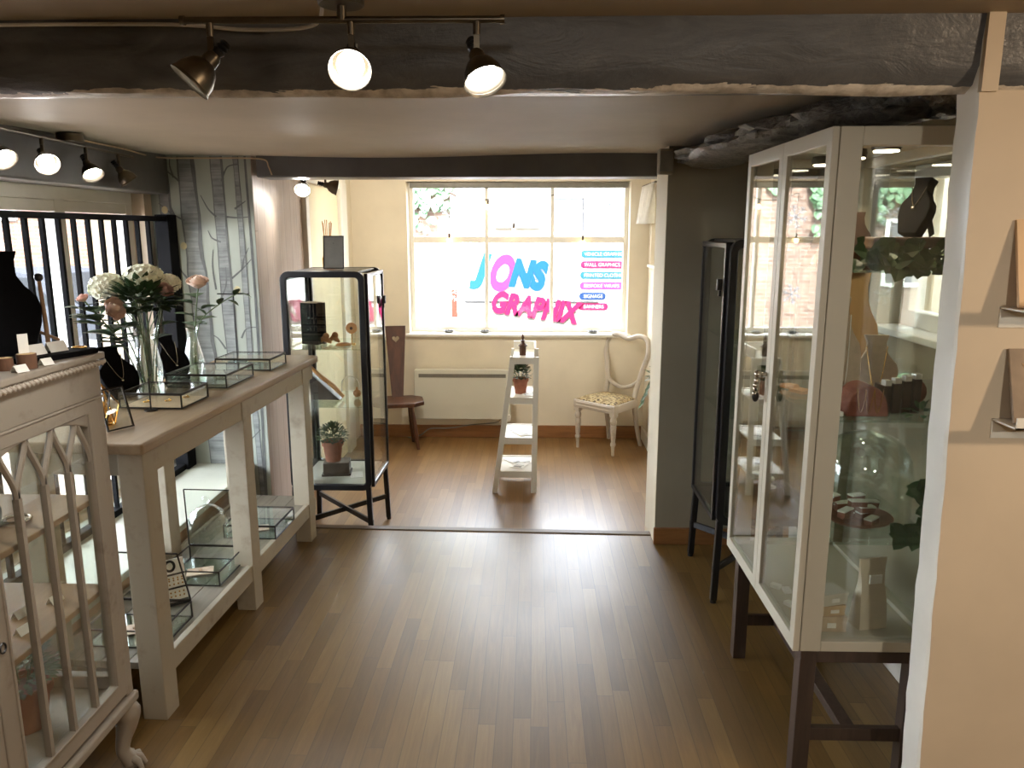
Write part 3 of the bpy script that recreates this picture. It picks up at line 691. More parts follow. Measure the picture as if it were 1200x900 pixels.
def claw(x,y,sx,sy):
    m=MB(); d=Vector((sx,sy,0)).normalized(); P=[];Rr=[]
    for off,z,r in ((0,.22,.034),(.018,.185,.038),(.016,.15,.030),(.004,.11,.022),(-.002,.075,.019),(.006,.05,.021),(.016,.032,.026)):
        P.append((x+d.x*off,y+d.y*off,z)); Rr.append(r)
    m.tube(smoothpath(P,3),[Rr[min(int(i/3),6)]*(1-(i%3)/3)+Rr[min(int(i/3)+1,6)]*(i%3)/3 for i in range(19)],14)
    for a in (-55,-18,18,55):
        e=Matrix.Rotation(R(a),3,'Z')@d; q=Vector((x,y,0))
        m.tube([q+d*.012+Vector((0,0,.045)),q+e*.036+d*.006+Vector((0,0,.036)),q+e*.046+d*.008+Vector((0,0,.012))],[.012,.011,.006],8)
    m.ball((x+d.x*.02,y+d.y*.02,.022),.022,12)
    m.build('claw_leg',M['chalk'],vit,smooth=60)
for (x,y,sx,sy) in ((-.03,-.03,1,1),(-.03,-VW+.03,1,-1),(-VD+.04,-.03,-1,1),(-VD+.04,-VW+.03,-1,-1)): claw(x,y,sx,sy)

# ------------------------------------------------------------------ ladder shelf
lad=thing('ladder_shelf','narrow white painted ladder shelf standing in the middle of the window bay','shelf',(.03,4.92,ZF))
LH=.92
def lad_side(y):
    m=MB(); m.bar((-.018,y,0),(-.006,y,LH),.036,.02,up=(0,1,0)); m.bar((-.278,y,0),(-.158,y,LH),.036,.02,up=(0,1,0))
    for z in (.13,.36,.63,.895):
        xl=-.278+.12*z/LH; m.box((xl,y-.009,z-.022),(-.012,y+.009,z+.022))
    return m.build('side_frame',M['white'],lad,bevel=.002)
lad_side(0); lad_side(.36)
for z in (.13,.36,.63,.90):
    xl=-.278+.12*z/LH; m=MB(); m.box((xl+.005,.011,z+.003),(-.01,.349,z+.016)); m.build('shelf_board',M['white'],lad,bevel=.002)
for z in (.90,):
    m=MB(); m.box((-.02,.011,z+.017),(-.008,.349,z+.075)); m.box((-.16,.335,z+.017),(-.02,.349,z+.075)); m.build('back_lip',M['white'],lad,bevel=.002)

# ------------------------------------------------------------------ dark chair with a heart cut through its back board
st=thing('heart_chair','dark brown plank chair with a heart cut through its tapering back','chair',(-1.075,6.02,ZF),12)
m=MB(); out=[(.205*math.cos(R(a))*(1.0 if a%90 else .97),.165*math.sin(R(a))) for a in range(0,360,45)]
out=[(.20,-.09),(.20,.09),(.12,.16),(-.12,.16),(-.20,.09),(-.20,-.09),(-.12,-.16),(.12,-.16)]
m.prism(out,.355,.39,plane='xy'); m.build('seat',M['dark_wood'],st,bevel=.008,seg=3)
def heart(cx,cz,s,n=24):
    P=[]
    for k in range(n):
        a=2*math.pi*k/n; P.append((cx+s*.055*16*math.sin(a)**3/16, cz+s*.055*(13*math.cos(a)-5*math.cos(2*a)-2*math.cos(3*a)-math.cos(4*a))/16))
    return P
def board_outline(n=24):
    # trapezoid sampled to match the heart's points by angle
    c=[(-.045,.385),(.045,.385),(.082,.965),(-.082,.965)]; res=[]
    hc=(0,.86)
    for k in range(n):
        a=2*math.pi*k/n; d=(math.sin(a)**3 if abs(math.sin(a))>.02 else math.sin(a)*.01,(13*math.cos(a)-5*math.cos(2*a)-2*math.cos(3*a)-math.cos(4*a))/16)
        ang=math.atan2(d[1],d[0]); 
        best=None; dx,dz=math.cos(ang),math.sin(ang)
        for i in range(4):
            p=c[i];q=c[(i+1)%4]; ex,ez=q[0]-p[0],q[1]-p[1]; den=dx*ez-dz*ex
            if abs(den)<1e-9: continue
            tt=((p[0]-hc[0])*ez-(p[1]-hc[1])*ex)/den; u=((p[0]-hc[0])*dz-(p[1]-hc[1])*dx)/den
            if tt>0 and -.001<=u<=1.001: best=tt if best is None else min(best,tt)
        res.append((hc[0]+dx*best,hc[1]+dz*best))
    return res
# back board: two side pieces around the heart, made as a grid with the heart cut by a frame
mt=Matrix.Translation((0,.115,0))@Matrix.Translation((0,0,.385))@Matrix.Rotation(R(-10),4,'X')@Matrix.Translation((0,0,-.385))
hp=heart(0,.86,.52,48)
m=MB()
# upper plate z .77-.965 with heart hole (ring), lower plate .385-.77
def trap(z): return .045+(.082-.045)*(z-.385)/(.58)
sq=[]
for a,b in hp:
    ang=math.atan2(b-.855,a); dx,dz=math.cos(ang),math.sin(ang); best=9
    # intersection with plate z .78-.965 and sloped sides
    for tt in [i*.001 for i in range(1,200)]:
        x=dx*tt; z=.855+dz*tt
        if z>=.965 or z<=.77 or abs(x)>=trap(z): best=tt; break
    sq.append((dx*best,.855+dz*best))
m.ring(list(reversed(sq)),list(reversed(hp)),-.011,.011,M=mt)
m.prism([(-trap(.771),.771),(-.045,.37),(.045,.37),(trap(.771),.771)],-.011,.011,M=mt)
m.prism([(-.082,.966),(-trap(.955),.955),(-trap(.95)+.01,.958),(trap(.95)-.01,.958),(trap(.955),.955),(.082,.966)],-.011,.011,M=mt)
m.build('backrest',M['dark_wood'],st)
for (x,y,ox,oy) in ((.10,-.08,.045,-.035),(-.10,-.08,-.045,-.035),(.09,.09,.03,.04),(-.09,.09,-.03,.04)):
    m=MB(); m.tube([(x+ox,y+oy,0),(x+ox*.5,y+oy*.5,.18),(x,y,.357)],[.013,.020,.015],10); m.build('leg',M['dark_wood'],st,smooth=50)

# ------------------------------------------------------------------ panel heater
ht=thing('panel_heater','white electric panel heater on the wall below the shop window','heater',(-.98,6.325,ZF+.175))
m=MB(); m.prism(rrect(0,0,.80,.42,.02),-.085,-.02,plane='xz'); m.build('body',M['heater'],ht,bevel=.006,seg=3)
m=MB(); m.box((.04,-.0875,.355),(.76,-.084,.385)); 
for k in range(48): m.box((.045+.015*k,-.089,.357),(.049+.015*k,-.0865,.383))
m.build('grille',M['grille'],ht)
for x in (.1,.64):
    m=MB(); m.box((x,-.021,.05),(x+.06,.013,.37)); m.build('wall_bracket',M['heater'],ht)
m=MB(); m.prism(rrect(.735,-.01,.80,.045,.01),-.10,-.084,plane='xz'); m.build('control_box',M['white_plastic'],ht,bevel=.003)
m=MB(); m.tube(smoothpath([(-.26,6.27,ZF+.19),(-.30,6.29,ZF+.14),(-.5,6.305,ZF+.115),(-.7,6.30,ZF+.085),(-.86,6.295,ZF+.08),(-.95,6.29,ZF+.02),(-1.05,6.28,ZF+.006)],6),.005,8); tag(m.build('heater_cable',M['grille'],smooth=60),'thin grey cable drooping below the white panel heater to the floor','cable')

# ------------------------------------------------------------------ balloon back chair
bc=thing('balloon_back_chair','white painted balloon back chair with brown floral tapestry seat','chair',(.60,6.03,ZF),-43)
# local: seat front towards -y, back at +y
fw,bw,sd=.205,.165,.18
m=MB(); m.prism([(-fw,-sd),(fw,-sd),(bw,sd),(-bw,sd)],.335,.40,plane='xy'); m.build('seat_rail',M['chair_chalk'],bc,bevel=.006)
m=MB(); m.box((-fw+.03,-sd-.006,.352),(fw-.03,-sd+.002,.362)); m.box((-fw+.03,-sd-.006,.378),(fw-.03,-sd+.002,.388)); m.build('rail_beading',M['chair_chalk'],bc,bevel=.002)
m=MB(); o_=[(-fw+.012,-sd+.012),(fw-.012,-sd+.012),(bw-.01,sd-.02),(-bw+.01,sd-.02)]
vs=[];fs=[];N=10
for j in range(N+1):
    for i in range(N+1):
        u,v=i/N,j/N; x0=o_[0][0]*(1-v)+o_[3][0]*v; x1=o_[1][0]*(1-v)+o_[2][0]*v; y=o_[0][1]*(1-v)+o_[3][1]*v
        vs.append((x0*(1-u)+x1*u,y,.405+.032*(1-(2*u-1)**6)*(1-(2*v-1)**6)))
fs=[(j*(N+1)+i,j*(N+1)+i+1,(j+1)*(N+1)+i+1,(j+1)*(N+1)+i) for j in range(N) for i in range(N)]
m.add(vs,fs)
edge=[(i) for i in range(N+1)]+[(j*(N+1)+N) for j in range(1,N+1)]+[(N*(N+1)+i) for i in range(N-1,-1,-1)]+[(j*(N+1)) for j in range(N-1,0,-1)]
ev=[vs[i] for i in edge]; k=len(ev); m.add(ev+[(x,y,.385) for x,y,z in ev],[((i+1)%k,i,k+i,k+(i+1)%k) for i in range(k)])
m.build('seat_cushion',M['tapestry'],bc,smooth=50)
prof=[(.011,0),(.013,.05),(.014,.07),(.022,.085),(.022,.10),(.015,.11),(.018,.125),(.022,.20),(.024,.235),(.018,.245),(.026,.262),(.026,.285),(.019,.295),(.022,.31),(.022,.335)]
for s in (-1,1):
    m=MB(); m.lathe(prof,16,M=Matrix.Translation((s*(fw-.028),-sd+.028,0))); m.box((s*(fw-.028)-.024,-sd+.004,.31),(s*(fw-.028)+.024,-sd+.052,.402)); m.build('front_leg',M['chair_chalk'],bc,smooth=50)
    m=MB(); P=smoothpath([(s*(bw-.005),sd+.055,0),(s*(bw-.018),sd+.02,.16),(s*(bw-.02),sd-.018,.34),(s*(bw-.022),sd-.01,.44),(s*(bw-.012),sd+.02,.54)],4); m.tube(P,[.015+.006*min(1,i/8) for i in range(len(P))],8); m.build('rear_leg',M['chair_chalk'],bc,smooth=50)
# balloon hoop: cusped heart shape
hoop=[(-.153,.54),(-.178,.64),(-.205,.74),(-.205,.82),(-.17,.875),(-.10,.890),(-.04,.872),(0,.862),(.04,.872),(.10,.890),(.17,.875),(.205,.82),(.205,.74),(.178,.64),(.153,.54)]
P=smoothpath([(a,sd+.02+.17*(b-.54),b) for a,b in hoop],4); m=MB(); m.tube(P,.021,10); m.build('back_hoop',M['chair_chalk'],bc,smooth=60)
inn=[(-.153,.54),(-.10,.50),(-.04,.478),(0,.472),(.04,.478),(.10,.50),(.153,.54)]
P=smoothpath([(a,sd+.005+.12*(b-.47),b) for a,b in inn],4); m=MB(); m.tube(P,.017,10); m.build('back_rail',M['chair_chalk'],bc,smooth=60)

# ------------------------------------------------------------------ spot lights
def spot_head(parent,loc,aim,energy,name='lamp_head',scale=1.0,side=1,cone=100):
    """stem, yoke, bell shade, socket with finned knob, glowing bulb"""
    loc=Vector(loc); aim=Vector(aim).normalized()
    m=MB(); m.cyl((loc.x,loc.y,loc.z),(loc.x,loc.y,loc.z-.026*scale),.0075*scale,n=12); m.bar((loc.x,loc.y,loc.z-.024*scale),(loc.x,loc.y,loc.z-.068*scale),.012*scale,.006*scale); m.cyl((loc.x-.012*scale,loc.y-.002,loc.z-.066*scale),(loc.x+.012*scale,loc.y-.002,loc.z-.066*scale),.006*scale,n=10)
    yk=m.build('stem',M['brass'],parent,smooth=40)
    piv=loc+Vector((0,0,-.068*scale))
    q=aim.to_track_quat('Z','Y').to_matrix().to_4x4(); T=Matrix.Translation(piv)@q
    s=scale
    m=MB(); prof=[(.0165,-.004),(.0175,.012),(.030,.024),(.040,.045),(.0425,.062),(.0445,.064),(.0455,.068)]
    m.shell([(a*s,b*s) for a,b in prof]+[(.0435*s,.066*s),(.0385*s,.045*s),(.028*s,.026*s),(.016*s,.014*s)],28,M=T)
    m.lathe([(.0001,-.012*s),(.012*s,-.012*s),(.0165*s,-.004*s),(.016*s,.014*s),(.0001,.014*s)],20,M=T)
    sh=m.build('shade',M['brass'],parent,smooth=35)
    m=MB(); m.lathe([(.0001,-.045*s),(.010*s,-.045*s),(.0135*s,-.040*s),(.009*s,-.036*s),(.0135*s,-.031*s),(.009*s,-.027*s),(.0135*s,-.022*s),(.010*s,-.012*s),(.0001,-.012*s)],14,M=T); m.build('knob',M['dark_plastic'],sh,smooth=35)
    m=MB(); m.lathe([(.0001,.056*s),(.012*s,.0555*s),(.022*s,.052*s),(.029*s,.046*s),(.029*s,.040*s),(.0001,.038*s)],24,M=T); m.build('bulb',M['lampglow'],sh,smooth=40)
    l=lamp('bulb_light','SPOT',piv+aim*(.072*s),energy,(1,.97,.92),piv+aim*2,.03,cone,.5)
    l.parent=parent
    return sh
tl=thing('track_light','brass ceiling track with three spot lamps in front of the near beam','light',(0,0,0))
m=MB(); m.tube([(-.645,1.5,1.927),(-.058,1.5,1.925)],.0065,12); m.cyl((-.648,1.5,1.927),(-.640,1.5,1.927),.0085,n=12); m.cyl((-.062,1.5,1.925),(-.054,1.5,1.925),.0085,n=12); m.build('bar',M['brass'],tl,smooth=40)
m=MB(); m.cyl((-.351,1.5,1.950),(-.351,1.5,1.985),.042,n=28); m.cyl((-.351,1.5,1.922),(-.351,1.5,1.952),.009,n=12); m.build('ceiling_rose',M['brass'],tl,smooth=40,bevel=.003)
spot_head(tl,(-.595,1.5,1.922),(-.62,-.28,-.72),10,scale=.9)
spot_head(tl,(-.335,1.5,1.922),(.10,-.80,-.60),7,scale=.85)
spot_head(tl,(-.105,1.5,1.922),(.28,-.45,-.80),10,scale=.88)
tl2=thing('track_light','brass ceiling track with spot lamps above the street window railing','light',(0,0,0))
m=MB(); m.tube([(-1.775,2.45,1.888),(-1.885,3.72,1.888)],.006,10); m.build('bar',M['brass'],tl2,smooth=40)
m=MB(); m.cyl((-1.83,3.13,1.892),(-1.83,3.13,1.925),.05,n=28); m.build('ceiling_rose',M['brass'],tl2,smooth=40,bevel=.003)
for (x,y,a,e) in ((-1.79,2.62,(.75,-.35,-.75),3),(-1.815,2.92,(.60,-.62,-.55),2.5),(-1.84,3.25,(.55,-.35,-.8),3),(-1.865,3.55,(.45,.35,-.8),5)): spot_head(tl2,(x,y,1.885),a,e,scale=.95)
tl3=thing('bay_spot_light','pair of small bright spot lamps in the window bay behind the lintel','light',(0,0,0))
m=MB(); m.cyl((-1.28,4.62,2.06),(-1.28,4.62,2.08),.05,n=24); m.cyl((-1.28,4.62,1.885),(-1.28,4.62,2.06),.007,n=10); m.tube([(-1.345,4.60,1.885),(-1.215,4.64,1.885)],.006,10); m.build('ceiling_mount',M['brass'],tl3,smooth=40)
spot_head(tl3,(-1.34,4.60,1.88),(.12,-.80,-.55),5); spot_head(tl3,(-1.22,4.64,1.88),(.80,.30,-.20),16)
# cables along the ceiling
m=MB(); m.tube(smoothpath([(-2.0,1.708,1.974),(-1.4,1.707,1.972),(-.8,1.706,1.972),(-.6,1.706,1.960),(-.45,1.66,1.955),(-.392,1.53,1.962)],8),.0038,8); tag(m.build('white_cable',M['white_plastic'],smooth=60),'white flex clipped along the top of the near beam to the front track','cable')
m=MB(); m.tube(smoothpath([(-1.83,3.19,1.908),(-1.86,3.6,1.912),(-1.90,4.0,1.912),(-1.7,4.07,1.914),(-1.48,4.07,1.913),(-1.38,4.072,1.905),(-1.36,4.07,1.87),(-1.345,4.068,1.83)],8),.0036,8); tag(m.build('ceiling_cable',M['kraft'],smooth=60),'thin pale cable running along the ceiling above the birch wallpaper','cable')
# speaker on the pillar
sp=thing('wall_speaker','small grey speaker at the top of the pillar corner','speaker',(.60,3.68,1.80))
m=MB(); m.prism(rrect(-.035,-.045,.035,.015,.015),0,.112,plane='xy'); m.build('housing',M['taupe'],sp,bevel=.008,seg=3)
m=MB(); m.box((-.03,-.0475,.012),(.03,-.0445,.10)); m.build('grille_cloth',M['grille'],sp,bevel=.001)
m=MB(); m.box((-.015,.012,.03),(.022,.022,.08)); m.build('bracket',M['grille'],sp)
# picture ledges and pictures on the dividing wall
def ledge(label,z,x0):
    t=thing('picture_ledge',label,'shelf',(x0,1.72,z),0,'white ledges on the dividing wall')
    m=MB(); m.box((0,-.004,-.045),(.62,-.001,.0)); m.build('back_flange',M['white'],t)
    m=MB(); m.box((0,-.092,-.004),(.62,0,0)); m.build('tray',M['white'],t)
    m=MB(); m.box((0,-.092,-.004),(.62,-.088,.022)); m.build('front_lip',M['white'],t); return t
ledge('upper white metal picture ledge on the peach lit wall',1.386,1.022); ledge('lower white metal picture ledge on the peach lit wall',1.135,1.034)
# ------------------------------------------------------------------ builders for the small goods
def bust(label,loc,rz,h=.22,w=.13,mat='busts',lean=-12,thick=.014,group=None):
    """flat necklace stand: neck and shoulders silhouette leaning on a rear strut"""
    t=thing('necklace_bust',label,'necklace stand',loc,rz,group)
    hw=[(0,.30),(.12,.37),(.30,.47),(.45,.50),(.56,.46),(.66,.32),(.76,.235),(.88,.22),(1,.29)]
    out=[(-a*w,z*h) for z,a in hw]+[(a*w,z*h) for z,a in reversed(hw)]
    T=Matrix.Rotation(R(lean),4,'X')
    m=MB(); m.prism(list(reversed(out)),-thick/2,thick/2,M=T@Matrix.Translation((0,0,.003))); m.build('panel',M[mat],t,bevel=.003)
    top=T@Vector((0,thick/2,h*.72)); m=MB(); m.bar((0,top.y+.06*h/.2,.002),(0,top.y+.002,top.z),.02,.004,up=(1,0,0)); m.build('strut',M[mat],t); return t,T
def necklace(label,loc,rz,T,h,w,mat='chrome',drop=.42,thick=.014,group='necklaces on display busts'):
    P=[]
    for i in range(17):
        a=-1+2*i/16; x=a*w*.235; z=h*(.84-(.84-drop)*(1-abs(a)**1.6)); P.append(T@Vector((x,-thick/2-.0035,z)))
    m=MB(); m.tube(P,.0016,6); q=P[8]; m.ball((q.x,q.y-.001,q.z-.006),.006,8)
    o=m.build('necklace',M[mat],smooth=60); o.location=loc; o.rotation_euler=(0,0,R(rz)); return tag(o,label,'necklace',group)
def glass_box(label,loc,rz,w=.22,d=.2,h=.052,lid=0,base='green_glass',group=None):
    """brass edged glass jewellery box, hinged at the far side (+y)"""
    t=thing('glass_jewellery_box',label,'jewellery box',loc,rz,group); e=.0042
    m=MB(); c=[(0,0),(w,0),(w,d),(0,d)]
    for z in (e/2,h):
        for i in range(4):
            a,b=c[i],c[(i+1)%4]; m.bar((a[0],a[1],z),(b[0],b[1],z),e)
    for a in c: m.bar((a[0],a[1],0),(a[0],a[1],h),e*1.1)
    m.build('edge_frame',M['wire'],t)
    m=MB(); m.box((.003,-.001,.004),(w-.003,.001,h-.003)); m.box((.003,d-.001,.004),(w-.003,d+.001,h-.003)); m.box((-.001,.003,.004),(.001,d-.003,h-.003)); m.box((w-.001,.003,.004),(w+.001,d-.003,h-.003)); m.build('side_panes',M['glass'],t)
    m=MB(); m.box((.004,.004,.001),(w-.004,d-.004,.005)); m.build('base_pad',M[base],t)
    l=bpy.data.objects.new('lid',None); col.objects.link(l); l.parent=t; l.location=(0,d,h+e); l.rotation_euler=(R(-lid),0,0)
    m=MB(); 
    for a,b in (((0,0),(w,0)),((w,0),(w,-d)),((w,-d),(0,-d)),((0,-d),(0,0))): m.bar((a[0],a[1],0),(b[0],b[1],0),e)
    m.build('lid_frame',M['wire'],l); m=MB(); m.box((.003,-d+.003,-.001),(w-.003,-.003,.001)); m.build('lid_pane',M['glass'],l)
    return t
def rose_bloom(m,c,ax,Rr,mi=0,seed=0):
    r=random.Random(seed); q=Vector(ax).normalized().to_track_quat('Z','Y').to_matrix().to_4x4(); T=Matrix.Translation(c)@q
    m.ball((0,0,Rr*.22),Rr*.30,10,mi,(1,1,1.5),T)
    for k,(f,np_) in enumerate(((.36,3),(.48,3),(.60,4),(.72,5),(.86,5),(1.0,6))):
        for j in range(np_):
            a0=2*math.pi*(j+.37*k+r.uniform(-.08,.08))/np_; span=2*math.pi/np_*1.3; vs=[];fs=[];N=6
            for iv in range(N+1):
                v=iv/N
                for iu in range(N+1):
                    u=iu/N-.5; edge=1-.28*abs(2*u)**2.5*v
                    rad=Rr*f*(.30+.72*math.sin(v*(2.25-.95*f)))*(1+.05*math.sin(9*u+k)*v)+Rr*.10*max(0,f-.7)*v**4
                    z=Rr*(-.55+v*edge*(1.42-.62*f)); an=a0+span*u*(.55+.45*math.sin(v*math.pi*.6))
                    vs.append((rad*math.cos(an),rad*math.sin(an),z))
            fs=[(q*(N+1)+p,q*(N+1)+p+1,(q+1)*(N+1)+p+1,(q+1)*(N+1)+p) for q in range(N) for p in range(N)]
            m.add(vs,fs,mi,T)
def rose(label,base,top,ax,size,mat,leaves=4,seed=1,group='flowers in the glass vases',lw=.035):
    r=random.Random(seed); base=Vector(base); top=Vector(top)
    t=thing('rose_stem',label,'flower',base,0,group)
    v=top-base; mid=v*.5+Vector((v.x*-.15,v.y*-.15,0))
    m=MB(); m.tube(smoothpath([(0,0,0),mid,v],6),.0028,7); m.build('stem',M['stem'],t,smooth=60)
    m=MB(); rose_bloom(m,v+Vector(ax).normalized()*size*.5,ax,size,0,seed); m.build('bloom',M[mat],t,smooth=70)
    m=MB()
    for k in range(5): 
        a=k*1.257; m.leaf(v,(math.cos(a)*.8+ax[0]*.4,math.sin(a)*.8+ax[1]*.4,.25+ax[2]*.4),size*.9,size*.35)
    m.build('sepals',M['leaf2'],t)
    if leaves:
        m=MB()
        for k in range(leaves):
            tt=.50+.42*k/leaves; p=v*tt+Vector((v.x*-.15,v.y*-.15,0))*(1-abs(2*tt-1)); a=r.uniform(0,6.28)
            d=Vector((math.cos(a),math.sin(a),.35)); m.tube([p,p+d*.02],.0013,5)
            for q in (-.7,0,.7): 
                dd=Matrix.Rotation(q,3,'Z')@d; m.leaf(p+d*.02,dd,lw*1.7,lw)
        m.build('leaves',M['leaf'],t)
    return t
def hydrangea(label,base,top,Rr,seed=1):
    r=random.Random(seed); base=Vector(base); v=Vector(top)-base
    t=thing('hydrangea_stem',label,'flower',base,0,'flowers in the glass vases')
    m=MB(); m.tube(smoothpath([(0,0,0),v*.5+Vector((v.x*-.2,v.y*-.2,0)),v-Vector((0,0,Rr*.3))],6),.003,7); m.build('stem',M['stem'],t,smooth=60)
    m=MB()
    for i in range(120):
        z=1-2*(i+.5)/120*.82; a=i*2.39996; rr=math.sqrt(max(0,1-z*z)); n=Vector((rr*math.cos(a),rr*math.sin(a),z)); p=v+Vector((n.x*Rr*1.15,n.y*Rr*1.15,n.z*Rr*.85))*r.uniform(.9,1.04)
        x=n.orthogonal().normalized(); y=n.cross(x); b0=r.uniform(0,1.57)
        for k in range(4):
            an=b0+k*1.5708; d=x*math.cos(an)+y*math.sin(an)+n*.25; m.leaf(p,d,Rr*.26,Rr*.24,up=n,droop=-.1)
    m.build('flower_head',M['creamwhite'],t)
    m=MB()
    for k in range(6):
        a=k*1.05+seed; m.leaf(v*.86+Vector((0,0,-Rr*.2)),(math.cos(a),math.sin(a),-.25),Rr*1.15,Rr*.8,droop=.35)
    m.build('leaves',M['leaf'],t); return t
def bushy(m,c,Rr,n,leaf,seed,flat=.8,up=.5):
    r=random.Random(seed)
    for i in range(n):
        a=r.uniform(0,6.283); z=r.uniform(-.35,1); rr=math.sqrt(max(0,1-z*z))*r.uniform(.5,1); p=Vector(c)+Vector((rr*math.cos(a)*Rr,rr*math.sin(a)*Rr,z*Rr*flat)); d=Vector((math.cos(a)*rr+.01,math.sin(a)*rr,z*.6+up*r.random()))
        m.leaf(p,d,leaf*r.uniform(.7,1.2),leaf*.55)
def pot_plant(label,loc,rp,hp,Rr,leaf,n,seed,matl='leaf',stem_h=.03):
    t=thing('potted_plant',label,'plant',loc)
    m=MB(); m.shell([(rp*.74,0),(rp*.96,hp*.78),(rp*.96,hp*.78),(rp*1.08,hp*.78),(rp*1.1,hp),(rp*.98,hp),(rp*.9,hp*.8)],26); m.lathe([(.0001,0),(rp*.74,0),(rp*.74,.004),(.0001,.004)],26); m.build('pot',M['terracotta'],t,smooth=35)
    m=MB(); m.lathe([(.0001,hp*.82),(rp*.93,hp*.82),(rp*.9,hp*.86),(.0001,hp*.9)],20); m.build('soil',M['bark'],t)
    m=MB(); r=random.Random(seed)
    for k in range(9):
        a=r.uniform(0,6.28); m.tube([(rp*.3*math.cos(a),rp*.3*math.sin(a),hp*.85),(Rr*.6*math.cos(a),Rr*.6*math.sin(a),hp+stem_h+Rr*.5)],.0016,5)
    m.build('stems',M['stem'],t)
    m=MB(); bushy(m,(0,0,hp+stem_h+Rr*.15),Rr,n,leaf,seed); m.build('foliage',M[matl],t); return t
def cloche(label,loc,r,h):
    t=thing('glass_cloche',label,'cloche',loc)
    m=MB(); P=[(r,0),(r,h*.45),(r*.985,h*.58),(r*.92,h*.72),(r*.76,h*.85),(r*.5,h*.94),(r*.2,h*.99),(.004,h)]; m.shell(P+[(a*.97,b-.003) for a,b in reversed(P[:-1])],36); m.build('dome',M['vase_glass'],t,smooth=60)
    m=MB(); m.lathe([(.006,h-.002),(.007,h+.008),(.015,h+.016),(.018,h+.026),(.014,h+.036),(.0001,h+.040)],16); m.build('knob',M['vase_glass'],t,smooth=60); return t
def flat(name,label,cat,loc,size,rz=0,mat='paper',group=None,rx=0,bev=0):
    m=MB(); m.box((-size[0]/2,-size[1]/2,0),(size[0]/2,size[1]/2,size[2])); o=m.build(name,M[mat],bevel=bev); o.location=loc; o.rotation_euler=(R(rx),0,R(rz)); return tag(o,label,cat,group)
def tent_card(label,loc,rz,w=.035,h=.022,group=None):
    m=MB(); m.prism([(-.012,0),(-.0105,0),(0,h-.0022),(.0105,0),(.012,0),(0,h)],-w/2,w/2,plane='yz'); m.v=[Vector((a.x,a.y,a.z)) for a in m.v]; o=m.build('tent_card',M['paper']); o.location=loc; o.rotation_euler=(0,0,R(rz)); return tag(o,label,'card',group)
# ------------------------------------------------------------------ on the console
def cl(x,y,z=.9305):
    """console local -> world"""
    a=R(-2.2); return (-1.17+x*math.cos(a)-y*math.sin(a),2.2+x*math.sin(a)+y*math.cos(a),z)
glass_box('brass edged glass jewellery box nearest the front corner of the oak worktop',(-1.458,2.625,.933),-2,.225,.205,.05,0,'kraft')
glass_box('middle one of the three closed brass edged glass boxes on the oak worktop',(-1.462,2.99,.933),-2,.245,.27,.05,0)
glass_box('farthest of the closed brass edged glass boxes on the oak worktop',(-1.425,3.385,.933),-2,.25,.20,.048,0)
for (x,y,dx) in ((-1.40,2.70,0),(-1.33,2.72,0),(-1.29,2.78,0)):
    m=MB(); m.tube([(.011*math.cos(a),.011*math.sin(a),.0022) for a in [6.283*k/14 for k in range(14)]],.0018,6,closed=True); m.ball((0,.012,.004),.004,8); o=m.build('ring',M['gold'],smooth=60); o.location=(x,y,.9385); tag(o,'small gold ring lying inside the front glass box on the worktop','ring','gold rings in the front glass box')
def vase(label,loc,h,prof):
    t=thing('glass_vase',label,'vase',loc); P=[(r_,z*h) for r_,z in prof]
    m=MB(); m.shell(P+[(max(.002,a-.003),b) for a,b in reversed(P)],30); m.build('body',M['vase_glass'],t,smooth=60)
    m=MB(); m.lathe([(.0001,.0),(P[0][0],.0),(P[0][0]*.98,.008),(.0001,.010)],30); m.build('base',M['vase_glass'],t,smooth=40)
    m=MB(); m.lathe([(.0001,.012),(P[0][0]*.92,.012),((P[1][0]-.005),P[1][1]),((P[1][0]-.006),P[1][1]+.01),(.0001,P[1][1]+.01)],24); m.build('water',M['water'],t,smooth=40); return t
v1=(-1.50,2.93,.931); v2=(-1.50,3.34,.931)
vase('tall waisted glass vase holding white hydrangeas and peach roses',v1,.255,[(.040,0),(.052,.22),(.053,.40),(.040,.66),(.036,.80),(.046,.95),(.054,1)])
vase('slim glass vase holding a single peach rose, by the birch wallpaper',v2,.20,[(.045,0),(.046,.2),(.034,.5),(.022,.75),(.021,.9),(.027,1)])
hydrangea('round white hydrangea head at the top of the flower vase',(v1[0]+.01,v1[1],.95),(-1.50,2.96,1.365),.062,1)
hydrangea('white hydrangea head leaning left over the railing',(v1[0]-.015,v1[1],.95),(-1.625,2.93,1.335),.058,2)
hydrangea('small white hydrangea head at the right of the flower vase, behind a pink rose',(v1[0]+.02,v1[1]+.01,.95),(-1.43,3.0,1.345),.042,3)
rose('dusty pink rose at the right edge of the large bouquet',(v1[0]+.015,v1[1]-.01,.945),(-1.425,2.95,1.315),(.55,-.5,.6),.034,'pink',3,4)
rose('peach rose drooping forward low on the left of the bouquet',(v1[0]-.01,v1[1]-.01,.945),(-1.555,2.80,1.262),(.75,-.30,.22),.042,'peach',5,5)
rose('small closed pink rosebud with large leaves at the far left of the bouquet',(v1[0]-.02,v1[1]-.01,.945),(-1.625,2.76,1.30),(-.2,-.4,.9),.022,'pink',10,6,lw=.058)
rose('small pink rosebud among the white hydrangea heads',(v1[0],v1[1],.945),(-1.515,2.90,1.335),(.1,-.6,.7),.020,'peach',2,9)
rose('open peach rose standing alone in the slim glass vase',(v2[0],v2[1],.945),(-1.452,3.33,1.31),(.12,-.35,.95),.045,'peach',6,7,lw=.045)
t=thing('leafy_stem','leafy green sprig leaning right out of the slim glass vase','plant',(v2[0]+.005,v2[1],.945),0)
m=MB(); m.tube(smoothpath([(0,0,0),(.03,0,.2),(.12,.03,.29),(.20,.04,.335)],6),.0024,6); m.build('stem',M['stem'],t,smooth=60)
